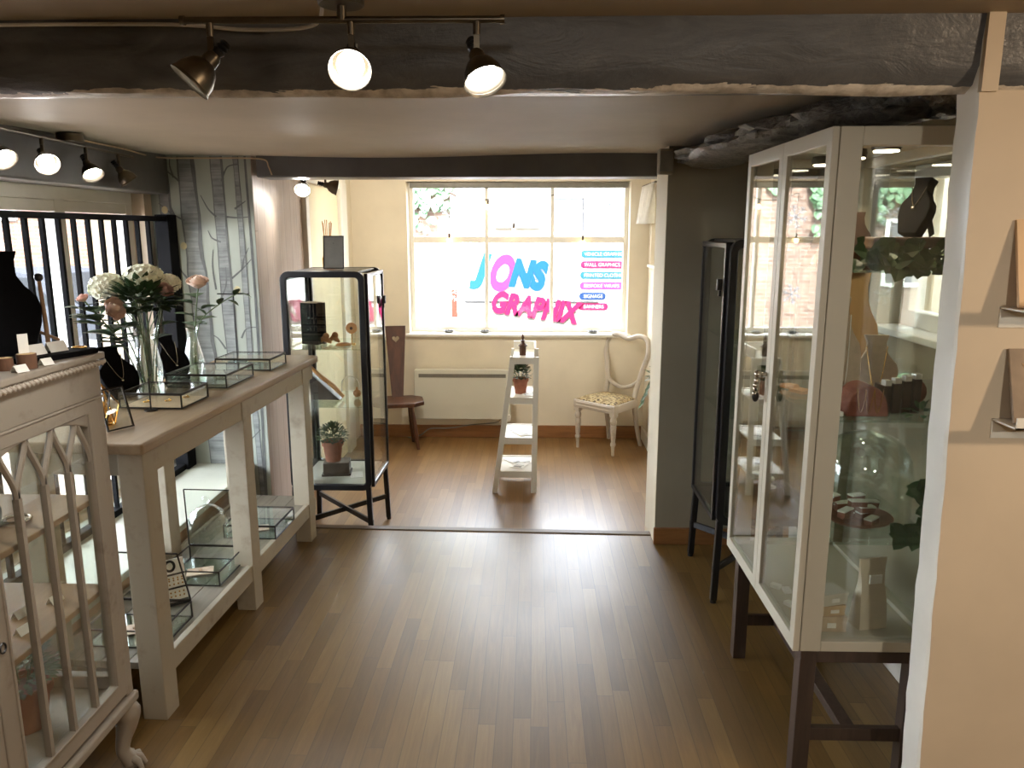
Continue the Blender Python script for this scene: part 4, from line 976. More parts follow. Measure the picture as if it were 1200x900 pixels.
m=MB(); 
for p,d in (((.06,.01,.24),(-.3,-.5,.6)),((.11,.03,.285),(.4,-.4,.5)),((.15,.035,.305),(.8,-.2,-.25)),((.20,.04,.335),(.9,.1,-.2)),((.18,.04,.325),(.5,-.5,.6)),((.02,0,.17),(-.6,-.4,.4)),((.03,0,.2),(.7,-.5,.2))): m.leaf(p,d,.06,.034)
m.build('leaves',M['leaf'],t)
t=thing('foliage_sprigs','dense dark green foliage filling out the large bouquet below the blooms','plant',(v1[0],v1[1],.95))
m=MB()
for k in range(9):
    a=k*.698; m.tube(smoothpath([(0,0,0),(.012*math.cos(a),.012*math.sin(a),.2),(.09*math.cos(a),.07*math.sin(a),.33)],4),.002,5)
m.build('stems',M['stem'],t,smooth=60)
m=MB(); bushy(m,(0,0,.33),.11,260,.055,31,.6,.3); m.build('foliage',M['leaf'],t)
B1,T1=bust('black velvet necklace bust behind the front glass box, left of the vase',(-1.52,2.795,.931),62,.21,.15,'velvet',-30,.03); necklace('fine silver necklace on the black bust left of the tall vase',(-1.52,2.795,.931),62,T1,.21,.15,'chrome',.35,.03)
B2,T2=bust('black velvet necklace bust between the two flower vases',(-1.475,3.14,.931),62,.20,.14,'velvet',-28,.03); necklace('fine silver necklace on the black bust between the vases',(-1.475,3.14,.931),62,T2,.20,.14,'chrome',.35,.03)
t=thing('earring_stand','thin black T shaped earring stand at the far end of the worktop','stand',(-1.415,3.62,.931))
m=MB(); m.lathe([(.0001,0),(.045,0),(.045,.005),(.0001,.006)],24); m.build('base',M['black'],t,smooth=35); m=MB(); m.cyl((0,0,.004),(0,0,.325),.0032,n=8); m.build('post',M['black'],t,smooth=40); m=MB(); m.cyl((-.075,0,.325),(.075,0,.325),.003,n=8); m.build('crossbar',M['black'],t,smooth=40)
t=thing('earring_stand','thin metal post with a cluster of charms beside the front glass box','stand',(-1.335,2.60,.931))
m=MB(); m.lathe([(.0001,0),(.022,0),(.022,.004),(.0001,.005)],20); m.build('base',M['wire'],t,smooth=35); m=MB(); m.cyl((0,0,.004),(0,0,.115),.0028,n=8); m.build('post',M['wire'],t,smooth=40)
t=thing('photo_stand','small dark framed glass photo stand leaning at the near end of the worktop','photo stand',(-1.30,2.335,.933),62)
Tm=Matrix.Rotation(R(-18),4,'X'); m=MB(); m.ring([(-.045,0),(.045,0),(.045,.135),(-.045,.135)],[(-.040,.005),(.040,.005),(.040,.130),(-.040,.130)],-.003,.003,M=Tm); m.build('frame',M['wire'],t)
m=MB(); m.box((-.041,-.001,.004),(.041,.001,.131),0,Tm); m.build('glass_panel',M['cab_glass'],t); m=MB(); m.bar((0,.075,.001),(0,.040,.115),.006,.002,up=(1,0,0)); m.build('strut',M['wire'],t)
t=thing('terrarium','small geometric wire lantern with an amber bottle at the near end of the worktop','terrarium',(-1.385,2.395,.931))
m=MB(); b=[(.034*math.cos(R(72*k)),.034*math.sin(R(72*k)),.0025) for k in range(5)]; c_=[(.046*math.cos(R(72*k+36)),.046*math.sin(R(72*k+36)),.065) for k in range(5)]; tp=(0,0,.135)
for k in range(5):
    for p,q in ((b[k],b[(k+1)%5]),(b[k],c_[k]),(c_[k],b[(k+1)%5]),(c_[k],tp)): m.tube([p,q],.0018,5)
m.build('wire_cage',M['gold'],t)
m=MB(); m.lathe([(.0001,.002),(.022,.002),(.023,.045),(.018,.055),(.008,.062),(.008,.078),(.0001,.078)],18); m.build('bottle',M['amber'],t,smooth=45)
# ------------------------------------------------------------------ on the lower shelf of the console
glass_box('open brass edged glass box at the near end of the lower console shelf',(-1.475,2.30,.199),-2,.26,.215,.06,72)
glass_box('open brass edged glass box before the cloche on the lower console shelf',(-1.44,2.755,.199),-2,.235,.245,.058,88)
glass_box('closed brass edged glass box at the far end of the lower console shelf',(-1.375,3.22,.199),-2,.235,.24,.058,0)
for x,y,z,l in ((-1.36,2.40,.205,'near'),(-1.33,2.86,.205,'middle'),(-1.26,3.32,.205,'far')):
    m=MB(); m.box((-.05,-.035,0),(.05,.035,.004)); m.ball((.0,0,.009),.007,8); o=m.build('jewellery_card',M['busts']); o.location=(x,y,z); o.rotation_euler=(0,0,R(20)); tag(o,'grey jewellery card lying inside the %s glass box on the lower shelf'%l,'card')
cloche('small clear glass cloche with a round knob on the lower console shelf',(-1.405,3.13,.198),.085,.19)
t=thing('earring_board','white earring board with black rails standing between the glass boxes on the lower shelf','display board',(-1.315,2.60,.199),38)
Tm=Matrix.Rotation(R(-14),4,'X'); m=MB(); m.box((-.05,-.003,.012),(.05,.003,.165),0,Tm); m.build('board',M['paper'],t,bevel=.001)
m=MB()
for z in (.055,.105): m.box((-.048,-.009,z),(.048,-.002,z+.006),0,Tm)
m.build('rails',M['black'],t)
m=MB()
for z in (.028,.042,.072,.086,.094):
    for k in range(6): m.ball((-.038+.015*k,-.005,z),.0032,6,M=Tm)
m.build('studs',M['gold'],t)
m=MB(); m.tube([(.016*math.cos(a),-.005,.140+.018*math.sin(a)) for a in [6.283*k/16 for k in range(16)]],.005,6,closed=True); m.v=[Tm@p for p in m.v]; m.build('ornament',M['black'],t,smooth=60)
m=MB(); m.box((-.052,-.018,0),(.052,.016,.014)); m.build('foot',M['black'],t,bevel=.002)
# ------------------------------------------------------------------ in and on the antique vitrine
pot_plant('potted plant with curly pale green leaves on the floor of the antique vitrine',(-1.33,1.79,.267),.066,.125,.085,.026,330,41,'leaf2',.015)
for (x,y,z,s) in ((-1.26,1.86,.585,'lower'),(-1.30,1.78,.585,'lower'),(-1.24,1.70,.585,'lower'),(-1.32,1.65,.585,'lower')): tent_card('small white price card on the lower wooden shelf of the vitrine',(x,y,z+.001),80,.04,.02,'price cards in the vitrine')
t=thing('log_slice','short birch log with pale cut ends on the lower shelf of the vitrine','log',(-1.33,1.56,.586),20)
m=MB(); m.cyl((-.06,0,.035),(.06,0,.035),.035,n=20); m.build('bark',M['bark'],t,smooth=40); m=MB(); m.cyl((-.0608,0,.035),(-.0602,0,.035),.032,n=20); m.cyl((.0602,0,.035),(.0608,0,.035),.032,n=20); m.build('cut_ends',M['logend'],t)
m=MB(); m.tube([(.03*math.cos(a),.03*math.sin(a),.006) for a in [6.283*k/20 for k in range(20)]],.0045,8,closed=True); o=m.build('bangle',M['chrome'],smooth=60); o.location=(-1.27,1.77,.8455); tag(o,'silver bangle on the upper shelf of the vitrine','bangle')
t=thing('ring_roll','dark velvet ring roll on the upper shelf of the vitrine','ring tray',(-1.34,1.72,.846),10)
m=MB(); m.cyl((-.05,0,.03),(.05,0,.03),.03,n=20); m.build('roll',M['velvet'],t,smooth=40); m=MB(); m.box((-.055,-.035,0),(.055,.035,.008)); m.build('tray',M['black'],t)
m=MB(); bushy(m,(0,0,.015),.06,40,.03,77,.3,.1); o=m.build('moss_clump',M['leaf']); o.location=(-1.30,1.61,.852); tag(o,'clump of green moss on the upper shelf of the vitrine','moss')
Bv,Tv=bust('large black velvet bust at the far left on top of the antique vitrine',(-1.315,1.885,1.236),55,.26,.17,'velvet',-8,.05)
t=thing('jewellery_tree','driftwood jewellery tree with dark bead tips on top of the vitrine','jewellery stand',(-1.262,1.962,1.236))
m=MB(); m.lathe([(.0001,0),(.03,0),(.028,.008),(.0001,.010)],16); m.build('base',M['bark'],t,smooth=35)
m=MB(); m.tube([(0,0,.006),(-.002,0,.10),(-.006,.0,.19)],[.006,.0055,.005],8); m.tube([(-.06,0,.075),(-.02,0,.055),(.03,0,.035)],.004,7); m.tube([(0,0,.1),(-.025,.0,.118)],.003,6); m.build('branches',M['shelf_wood'],t,smooth=60)
for p,q in (((-.006,0,.196),.011),((-.028,0,.122),.008)):
    m=MB(); m.ball(p,q,10); m.build('bead_tip',M['black'],t,smooth=60)
m=MB(); m.tube(smoothpath([(-.062,-.004,.077),(-.075,-.004,.03),(-.055,-.004,.012),(-.045,-.004,.04),(-.058,-.004,.074)],5),.0013,5); o=m.build('bracelet',M['chrome'],smooth=60); o.location=(-1.262,1.957,1.236); tag(o,'fine chain bracelet hanging on the driftwood jewellery tree','bracelet')
t=thing('display_tray','shallow black velvet tray of cards on top of the antique vitrine','tray',(-1.205,1.885,1.236),72)
m=MB(); m.prism(rrect(-.105,-.042,.105,.042,.01,3),0,.014,plane='xy'); m.build('pad',M['velvet'],t,bevel=.003)
def pose(t,x,y,z):
    p=t.matrix_basis@Vector((x,y,z)); return tuple(p)
for x,l in ((-.045,'left'),(.015,'right')):
    m=MB(); m.prism([(-.016,0),(-.014,0),(0,.022),(.014,0),(.016,0),(0,.025)],-.024,.024,plane='yz'); o=m.build('tent_card',M['paper']); o.location=pose(t,x,.006,.0146); o.rotation_euler=(0,0,R(68)); tag(o,'white folded price card standing on the %s half of the black velvet tray'%('near' if l=='left' else 'far'),'card')
m=MB(); m.tube([(.017*math.cos(a),.012*math.sin(a),.003) for a in [6.283*k/16 for k in range(16)]],.0025,6,closed=True); o=m.build('ring',M['gold'],smooth=60); o.location=pose(t,.07,-.01,.0146); tag(o,'gold ring lying at the far end of the black velvet tray','ring')
t=thing('card_holder','mossy log slice card holder on top of the vitrine beside the large bust','card holder',(-1.172,1.735,1.236),30)
m=MB(); m.cyl((0,0,0),(0,0,.034),.021,n=18); m.build('bark',M['bark'],t,smooth=40); m=MB(); m.cyl((0,0,.0342),(0,0,.0348),.019,n=18); m.build('cut_face',M['logend'],t)
flat('price_card','upright white price card held in the log slice on the vitrine','card',(-1.176,1.735,1.2712),(.022,.0012,.045),55)
tent_card('white folded price card at the front edge of the vitrine top, nearest the log slice',(-1.16,1.69,1.236),70,.03,.016)
tent_card('white folded price card on the vitrine top between the log slice and black tray',(-1.160,1.785,1.236),70,.028,.016)
t=thing('log_slice','tiny round wooden log block behind the log card holder on the vitrine','log',(-1.205,1.71,1.236)); m=MB(); m.cyl((0,0,0),(0,0,.028),.016,n=16); m.build('bark',M['bark'],t,smooth=40); m=MB(); m.cyl((0,0,.0282),(0,0,.0287),.0145,n=16); m.build('cut_face',M['logend'],t)
# ------------------------------------------------------------------ in and on the black cabinet of the bay
for x,l,mt_ in ((-1.205,'front','velvet'),(-1.185,'rear','velvet')):
    t=thing('jewellery_folder','upright black jewellery folder with tan edges, the %s'%('nearer of the two' if l=='front' else 'farther of the two'),'folder',(x,4.14 if l=='front' else 4.185,.941),68)
    m=MB(); m.box((-.012,-.055,0),(-.008,.055,.225)); m.box((.008,-.055,0),(.012,.055,.225)); m.box((-.008,-.055,0),(.008,-.051,.225)); m.build('cover',M[mt_],t,bevel=.001); m=MB(); m.box((-.0078,-.050,.004),(.0078,.053,.228)); m.build('pages',M['kraft'],t)
def disc_on_pin(label,loc,r,h,rz=0):
    t=thing('wooden_disc',label,'ornament',loc,rz)
    m=MB(); m.cyl((0,-.006,h),(0,.006,h),r,n=24); m.build('disc',M['orange_wood'],t,bevel=.002,smooth=40); m=MB(); m.cyl((0,-.0075,h),(0,.0075,h),r*.28,n=14); m.build('centre',M['dark_wood'],t)
    m=MB(); m.cyl((0,0,0),(0,0,h-r),.003,n=8); m.cyl((0,0,0),(0,0,.005),.018,n=14); m.build('pin',M['gold'],t); return t
disc_on_pin('round orange wooden disc with dark centre standing on a pin in the black cabinet',(-.985,4.15,.941),.030,.088)
for i,(x,y,s,l) in enumerate(((-1.13,4.14,.035,'front left'),(-1.09,4.18,.03,'middle'),(-1.02,4.10,.04,'flat right'))):
    m=MB(); r=random.Random(i+50); 
    if i<2:
        m.tube([(-s,0,.012),(-s*.3,.01,.03),(s*.4,0,.022),(s,0,.008)],[.010,.016,.014,.006],9); m.ball((s*.2,.0,.045),.018,10,sc=(1,.5,1))
    else: m.lathe([(.0001,0),(s,0),(s*1.05,.006),(s*.8,.012),(.0001,.014)],22)
    o=m.build('wood_ornament',M['orange_wood'],smooth=50); o.location=(x,y,.9415); tag(o,('small carved orange wood ornament beside the black folders','small curled orange wood ornament in the middle of the top shelf','flat round orange wood dish under the wooden disc')[i],'ornament')
t=thing('driftwood_stand','dark wedge with a pale driftwood stick on the lower glass shelf of the black cabinet','ornament',(-1.14,4.16,.632))
m=MB(); m.prism([(-.08,0),(.08,0),(-.08,.15)],-.03,.03); m.build('wedge',M['leg_brown'],t,bevel=.003); m=MB(); m.tube([(.095,-.005,.014),(.04,-.005,.075),(-.03,-.005,.13),(-.085,-.005,.185)],[.010,.013,.012,.008],9); m.build('stick',M['orange_wood'],t,smooth=50)
m=MB(); m.tube([(.05*math.cos(a),0,.06+.05*math.sin(a)) for a in [math.pi*k/14 for k in range(15)]]+[(-.05,0,.004)],.003,6); m.tube([(.05,0,.06),(.05,0,.004)],.003,6); o=m.build('wire_hoop',M['pearl'],smooth=60); o.location=(-1.03,4.26,.632); tag(o,'white arched wire hoop on the lower glass shelf of the black cabinet','hoop')
m=MB(); m.ball((0,0,.025),.022,12,sc=(1,.8,1)); m.tube([(0,0,.02),(.0,0,.06)],[.008,.004],8); o=m.build('wood_ornament',M['orange_wood'],smooth=60); o.location=(-.98,4.2,.632); tag(o,'small round wooden bird shape at the end of the lower glass shelf','ornament')
t=thing('display_block','dark brown plinth under the potted plant in the black cabinet','plinth',(-1.10,4.16,.203),8); m=MB(); m.prism([(-.08,-.06),(.08,-.06),(.08,.06),(-.08,.06)],0,.012,plane='xy'); m.build('foot',M['leg_brown'],t); m=MB(); m.prism([(-.072,-.055),(.072,-.055),(.072,.055),(-.072,.055)],.012,.075,plane='xy'); m.build('block',M['leg_brown'],t,bevel=.004)
pot_plant('small leafy green plant in a terracotta pot on the floor of the black cabinet',(-1.12,4.16,.2785),.056,.115,.078,.026,330,42,'leaf',.012)
flat('leaflet','white leaflet leaning against the plinth in the black cabinet','leaflet',(-.985,4.13,.2035),(.07,.11,.0015),15,'paper')
t=thing('framed_slate','dark slate panel leaning in a thin black frame on top of the black cabinet','frame',(-1.075,4.18,1.347),6)
Tm=Matrix.Rotation(R(-13),4,'X'); m=MB(); m.ring([(-.055,0),(.055,0),(.055,.178),(-.055,.178)],[(-.050,.005),(.050,.005),(.050,.173),(-.050,.173)],-.005,.005,M=Tm); m.build('frame',M['black'],t); m=MB(); m.box((-.051,-.003,.004),(.051,.002,.174),0,Tm); m.build('panel',M['grille'],t); m=MB(); m.bar((0,.085,.001),(0,.036,.14),.02,.003,up=(1,0,0)); m.build('strut',M['black'],t)
t=thing('reed_diffuser','glass reed diffuser with tan sticks behind the dark slate panel','diffuser',(-1.135,4.30,1.346))
m=MB(); m.shell([(.03,0),(.032,.05),(.022,.08),(.012,.09),(.012,.105),(.010,.105),(.010,.09),(.02,.078),(.029,.05),(.028,.003)],20); m.build('bottle',M['amber'],t,smooth=45)
for k in range(7):
    a=k*.9; m=MB(); m.tube([(.004*math.cos(a),.004*math.sin(a),.01),(.026*math.cos(a)+.002,.02*math.sin(a),.245+.008*(k%3))],.0022,6); m.build('reed',M['orange_wood'],t)
# ------------------------------------------------------------------ on the ladder shelf
def lw(x,y,z): return (.035+x,4.92+y,ZF+z)
pot_plant('green trailing plant in a terracotta pot on the upper ladder shelf',lw(-.115,.16,.6475),.050,.105,.072,.028,240,43,'leaf',.012)
t=thing('turned_bottle','dark turned wooden bottle with finial stopper on top of the ladder shelf','bottle',lw(-.10,.09,.9175))
m=MB(); m.lathe([(.0001,0),(.022,0),(.022,.055),(.030,.06),(.030,.066),(.014,.078),(.010,.088),(.016,.094),(.016,.098),(.0001,.099)],20); m.build('body',M['dark_wood'],t,smooth=35); m=MB(); m.lathe([(.007,.098),(.006,.108),(.012,.114),(.008,.122),(.004,.135),(.0001,.150)],14); m.build('finial',M['dark_wood'],t,smooth=45)
for (x,y,z,rz,l) in ((-.10,.12,.377,25,'middle'),(-.15,.22,.377,-15,'middle'),(-.12,.13,.147,-20,'lowest'),(-.16,.24,.147,35,'lowest'),(-.08,.25,.147,10,'lowest'),(-.06,.12,.647,5,'upper')):
    m=MB(); m.box((-.045,-.065,0),(.045,.065,.0012)); m.box((-.03,-.045,.0012),(.025,-.02,.0016),1); m.box((-.03,.0,.0012),(.03,.006,.0016),1); o=m.build('leaflet',[M['paper'],M['grille']]); o.location=lw(x,y,z+.0003+.0017*(abs(rz)%3)); o.rotation_euler=(0,0,R(rz)); tag(o,'white printed leaflet lying on the %s board of the ladder shelf'%l,'leaflet','leaflets on the %s ladder board'%l)
# ------------------------------------------------------------------ shop window goods
for x,l in ((-.70,'left'),(-.40,'middle'),(.50,'right')):
    t=thing('trinket_dish',{'left':'small dark trinket dish on the white sill, under the tail of the van','middle':'small dark trinket dish at the middle of the white window sill','right':'dark trinket dish on the white sill above the balloon back chair'}[l],'dish',(x,6.40,.7125))
    m=MB(); m.lathe([(.0001,0),(.02,0),(.05,.014),(.048,.016),(.018,.005),(.0001,.005)],20); m.build('dish',M['grille'],t,smooth=40)
    m=MB()
    for k in range(7): m.ball((.025*math.cos(k*.9),.025*math.sin(k*.9),.014),.009,8)
    m.build('beads',M['black'],t,smooth=60)
t=NT('frosted_vinyl'); t.n.remove(t.b); a_=t.node('ShaderNodeBsdfTranslucent'); b_=t.node('ShaderNodeBsdfDiffuse'); x_=t.node('ShaderNodeMixShader'); x_.inputs[0].default_value=.4
a_.inputs['Color'].default_value=(.85,.87,.9,1); b_.inputs['Color'].default_value=(.85,.87,.9,1); t.l.new(a_.outputs[0],x_.inputs[1]); t.l.new(b_.outputs[0],x_.inputs[2]); t.l.new(x_.outputs[0],t.out.inputs['Surface']); M['vinyl']=t.mat
def snowflake(label,loc,s):
    m=MB()
    for k in range(6):
        a=R(60*k+15); d=Vector((math.cos(a),0,math.sin(a))); m.bar((0,0,0),d*s,.009,.0022,up=(0,1,0))
        for f in (.45,.72):
            for q in (-55,55):
                e=Vector((math.cos(a+R(q)),0,math.sin(a+R(q)))); m.bar(d*s*f,d*s*f+e*s*.28,.007,.0021,up=(0,1,0))
    o=m.build('snowflake_sticker',M['vinyl']); o.location=loc; return tag(o,label,'snowflake')
snowflake('white snowflake sticker at the top right of the shop window',(.625,6.4945,1.755),.085)
snowflake('white snowflake sticker high on the left pane of the shop window',(-.69,6.4945,1.66),.10)
snowflake('white snowflake sticker low on the left pane of the shop window',(-.70,6.4945,1.03),.085)
M['bulbglow']=emit('string_bulb_glow',(1,.72,.34,1),6)
t=thing('string_lights','dark wire of hanging string lights draped across the top of the shop window','lights',(0,0,0))
m=MB(); m.tube(smoothpath([(-.685,6.44,1.77),(-.68,6.44,1.845),(-.58,6.44,1.80),(-.42,6.44,1.79),(-.30,6.44,1.825),(-.27,6.44,1.885),(-.16,6.44,1.885),(-.14,6.44,1.83),(.0,6.44,1.81),(.2,6.44,1.835),(.37,6.44,1.845),(.40,6.44,1.82),(.405,6.44,1.50)],5),.0032,6); m.tube([(-.165,6.44,1.885),(-.16,6.44,1.60)],.003,6); m.tube([(-.685,6.44,1.77),(-.69,6.44,1.52)],.002,5); m.build('wire',M['leg_brown'],t,smooth=60)
for x,z in ((-.16,1.60),(.405,1.50),(-.69,1.52),(-.37,1.79)):
    m=MB(); m.cyl((x,6.44,z-.035),(x,6.44,z+.005),.009,n=12); s_=m.build('socket',M['leg_brown'],t); m=MB(); m.ball((x,6.44,z-.052),.018,12,sc=(1,1,1.25)); m.build('bulb',M['bulbglow'],s_,smooth=60)
t=thing('net_curtain','short white gathered curtain in the right corner of the window bay','curtain',(0,0,0))
m=MB(); N=44; vs=[]
for j in range(5):
    for i in range(N+1):
        u=i/N; y=5.74+.56*u; zz=1.885-.285*j/4; x=.868-.022*math.sin(u*44)-.02*j/4*(1+math.sin(u*44+.6)); vs.append((x,y,zz))
fs=[(j*(N+1)+i,j*(N+1)+i+1,(j+1)*(N+1)+i+1,(j+1)*(N+1)+i) for j in range(4) for i in range(N)]; m.add(vs,fs); o=m.build('fabric',M['paper'],t,smooth=80); so=o.modifiers.new('thick','SOLIDIFY'); so.thickness=.002
m=MB(); m.cyl((.868,5.70,1.89),(.868,6.34,1.89),.007,n=10); m.bar((.868,5.71,1.89),(.932,5.71,1.89),.01); m.build('rod',M['brass'],t,smooth=40)
t=thing('wall_planter','small wall planter with trailing leaves behind the pillar corner','plant',(.862,5.2,.47))
m=MB(); m.shell([(.045,0),(.06,.09),(.064,.1),(.056,.1),(.042,.006)],20); m.lathe([(.0001,0),(.045,0),(.045,.006),(.0001,.006)],20); m.build('pot',M['white'],t,smooth=40); m=MB(); m.box((.03,-.02,.03),(.069,.02,.07)); m.build('bracket',M['black'],t)
m=MB(); bushy(m,(0,0,.10),.075,50,.045,44,.7,.2)
for k in range(12): m.leaf((-.04-.006*k,-.02+.006*(k%5),.09-.016*k),(-.6,-.6+.2*(k%3),-.5),.045,.03)
m.build('foliage',M['leaf2'],t)
# ------------------------------------------------------------------ inside the white glass cabinet
def wl_(x,y,z): return (x,y,z)
S1,S2,S3,S0=1.4525,1.0665,.7285,.4385
t=thing('bark_slab','bark edged wooden slab under green leaves on the top shelf of the white cabinet','slab',(.955,2.12,S1)); m=MB(); m.prism([(-.12,-.06),(.10,-.07),(.13,.02),(.09,.07),(-.10,.075),(-.14,.01)],0,.045,plane='xy'); m.build('slab',M['bark'],t,bevel=.008)
t=thing('bark_slab','upper wooden slab carrying the black bust in the white cabinet','slab',(.99,2.13,S1+.050)); m=MB(); m.prism([(-.10,-.05),(.09,-.055),(.105,.02),(.08,.05),(-.085,.055)],0,.03,plane='xy'); m.build('slab',M['leg_brown'],t,bevel=.006)
t=thing('ivy_garland','dark green leafy garland draped over the slab on the top cabinet shelf','garland',(.95,2.035,S1)); m=MB(); r=random.Random(61)
for i in range(70): m.leaf((r.uniform(-.13,.14),r.uniform(-.03,.012),r.uniform(.004,.052)),(r.uniform(-1,1),-.5,r.uniform(-.4,.5)),.055,.045,up=(0,-1,.4))
m.build('leaves',M['leaf'],t); m=MB(); m.tube(smoothpath([(-.13,-.0,.012),(-.05,-.012,.03),(.05,-.006,.022),(.14,.0,.02)],5),.0025,6); m.build('vine',M['stem'],t)
Bb,Tb=bust('black velvet bust on the wooden slab at the top of the white cabinet',(1.00,2.12,S1+.0815),-58,.155,.085,'velvet',-20,.035); necklace('silver necklace round the black bust at the top of the white cabinet',(1.00,2.12,S1+.0815),-58,Tb,.155,.085,'chrome',.5,.035)
bust('tall tan wooden bust at the front corner of the top cabinet shelf',(.835,2.08,S1),62,.255,.10,'bustwood',-10,.012)
bust('tan wooden bust in the middle of the top cabinet shelf, behind the tall one',(.885,2.30,S1),25,.20,.12,'bustwood',-10,.012)
bust('small brown bust at the back of the top cabinet shelf, left of the black bust',(.965,2.34,S1),10,.15,.08,'leg_brown',-10,.012)
b_,T_=bust('tall linen bust at the front left of the second cabinet shelf',(.875,2.16,S2),15,.30,.13,'busts',-9,.012); necklace('cream cord necklace on the front linen bust of the second shelf',(.875,2.16,S2),15,T_,.30,.13,'pearl',.15,.012)
b_,T_=bust('tall tan bust at the back of the second cabinet shelf',(.985,2.34,S2),0,.36,.13,'bustwood',-7,.012)
b_,T_=bust('low linen bust with a gold cord on the second cabinet shelf',(.985,2.20,S2),-10,.19,.12,'busts',-12,.012); necklace('gold cord necklace on the low linen bust of the second shelf',(.985,2.20,S2),-10,T_,.19,.12,'gold',.12,.012)
t=thing('log_stand','dark bark log hung with fine necklaces on the second cabinet shelf','log',(.885,2.055,S2)); m=MB(); m.prism([(.055*math.cos(R(a)),.008+.075*math.sin(R(a))) for a in range(0,181,15)]+[(-.055,0),(.055,0)],-.045,.045); m.build('bark',M['reddish'],t,bevel=.004)
m=MB()
for x in (-.02,0,.024): m.tube(smoothpath([(x-.012,-.0465,.075),(x-.006,-.047,.03),(x,-.047,.012),(x+.006,-.047,.03),(x+.012,-.0465,.072)],4),.0012,5)
o=m.build('necklace',M['gold'],smooth=60); o.location=(.885,2.055,S2); tag(o,'fine gold chains hanging on the front of the dark log','necklace')
t=thing('card_stand','dark stepped card stand on the second cabinet shelf','stand',(.985,2.08,S2)); m=MB()
for k in range(4): m.box((-.045+.026*k,-.03,0),(-.045+.026*k+.022,.03,.075+.006*k))
m.build('steps',M['leg_brown'],t,bevel=.002)
for k in range(4): flat('jewellery_card','little white jewellery card on top of the dark card stand','card',(.951+.026*k,2.062,S2+.0755+.006*k),(.018,.02,.014),10,'paper','white cards on the dark card stand')
t=thing('log_stand','red brown log lying at the right of the second cabinet shelf','log',(1.055,2.17,S2),25); m=MB(); m.tube([(-.045,0,.035),(0,.004,.036),(.05,0,.033)],[.034,.036,.032],14); m.build('bark',M['reddish'],t,smooth=50)
flat('price_card','white price card at the front edge of the second cabinet shelf','card',(.800,2.03,S2+.001),(.035,.05,.012),10)
m=MB(); bushy(m,(0,0,.008),.03,16,.03,66,.35,.1); o=m.build('leaf_sprig',M['ivy']); o.location=(1.02,2.00,S2+.006); tag(o,'bright green leaf sprig at the front of the second cabinet shelf','sprig')
m=MB(); m.tube([(-.05,0,.010),(-.02,.004,.012),(.01,0,.012)],[.007,.010,.012],9); m.prism([(.0,-.022),(.055,-.026),(.06,.018),(.01,.02)],.002,.012,plane='xy'); o=m.build('wood_ornament',M['orange_wood'],smooth=40); o.location=(.80,2.34,S2); o.rotation_euler=(0,0,R(-60)); tag(o,'orange driftwood piece lying on the second shelf behind the glass doors','ornament')
cloche('large clear glass cloche on the third shelf of the white cabinet',(.955,2.15,S3),.128,.265)
t=thing('wooden_plate','brown wooden plate of earring cards under the large cloche','plate',(.935,2.14,S3)); m=MB(); m.lathe([(.0001,0),(.07,0),(.098,.014),(.100,.018),(.09,.018),(.065,.008),(.0001,.008)],30); m.build('plate',M['reddish'],t,smooth=40)
r=random.Random(81)
for k in range(11):
    a=k*.571; rr=.03+.035*(k%2); m=MB(); m.box((-.024,-.011,0),(.024,.011,.014)); m.box((-.025,-.0115,.014),(.025,.0115,.019),1); o=m.build('earring_block',[M['reddish'],M['paper']],bevel=.001)
    o.location=(.93+rr*math.cos(a),2.14+rr*math.sin(a)*.9,S3+.010+.021*(k%3)); o.rotation_euler=(R(r.uniform(-6,6)),R(r.uniform(-6,6)),R(20+r.uniform(-25,25))); tag(o,'little wooden block with a white earring card under the large cloche','earring card','earring cards on the wooden plate')
t=thing('ivy_garland','green ivy sprig curling round the right side of the large cloche','garland',(1.06,2.005,S3)); m=MB(); r=random.Random(62)
P=smoothpath([(-.06,0,.012),(-.01,-.004,.02),(.02,0,.05),(.012,.0,.10),(-.015,.0,.145)],6); m.tube(P,.002,6); m.build('vine',M['stem'],t)
m=MB()
for p in P:
    for k in range(2): m.leaf(p,(r.uniform(-1,1),-.3+.1*r.random(),r.uniform(-.6,.7)),.05,.042,up=(0,-1,.2))
m.build('leaves',M['ivy'],t)
for k,(x,y,rz) in enumerate(((.775,2.42,20),(.80,2.50,-10),(.775,2.56,40))): flat('price_tag','small white price tag lying on the third shelf behind the glass doors','tag',(x,y,S3+.001),(.022,.03,.008),rz,'paper','price tags on the third cabinet shelf')
for k,(x,y,rz) in enumerate(((.78,2.18,30),(.80,2.27,0),(.775,2.30,50))): flat('price_tag','small white price tag lying on the cabinet floor behind the glass doors','tag',(x,y,S0+.001),(.022,.03,.010),rz,'paper','price tags on the cabinet floor')
t=thing('paper_bag','translucent beige glassine bag standing on the floor of the white cabinet','bag',(.965,2.07,S0),12); m=MB(); vs=[];lv=((0,.042,.026),(.03,.042,.025),(.09,.040,.018),(.13,.036,.010),(.165,.038,.0045),(.205,.041,.003)); 
for z,a,b in lv: vs+=[(-a,-b,z),(-a*.1,-b*1.05,z),(a,-b,z),(a+.003,0,z),(a,b,z),(0,b*1.05,z),(-a,b,z),(-a-.003,0,z)]
fs=[(8*i+j,8*i+(j+1)%8,8*(i+1)+(j+1)%8,8*(i+1)+j) for i in range(5) for j in range(8)]+[tuple(range(7,-1,-1)),tuple(40+j for j in range(8))]; m.add(vs,fs); M['glassine']=paint('glassine_paper',lin(208,194,170),.6,.05,12,0); m.build('bag',M['glassine'],t)
m=MB(); m.box((-.018,-.020,.135),(.02,-.0145,.16)); m.build('sticker',M['paper'],t)
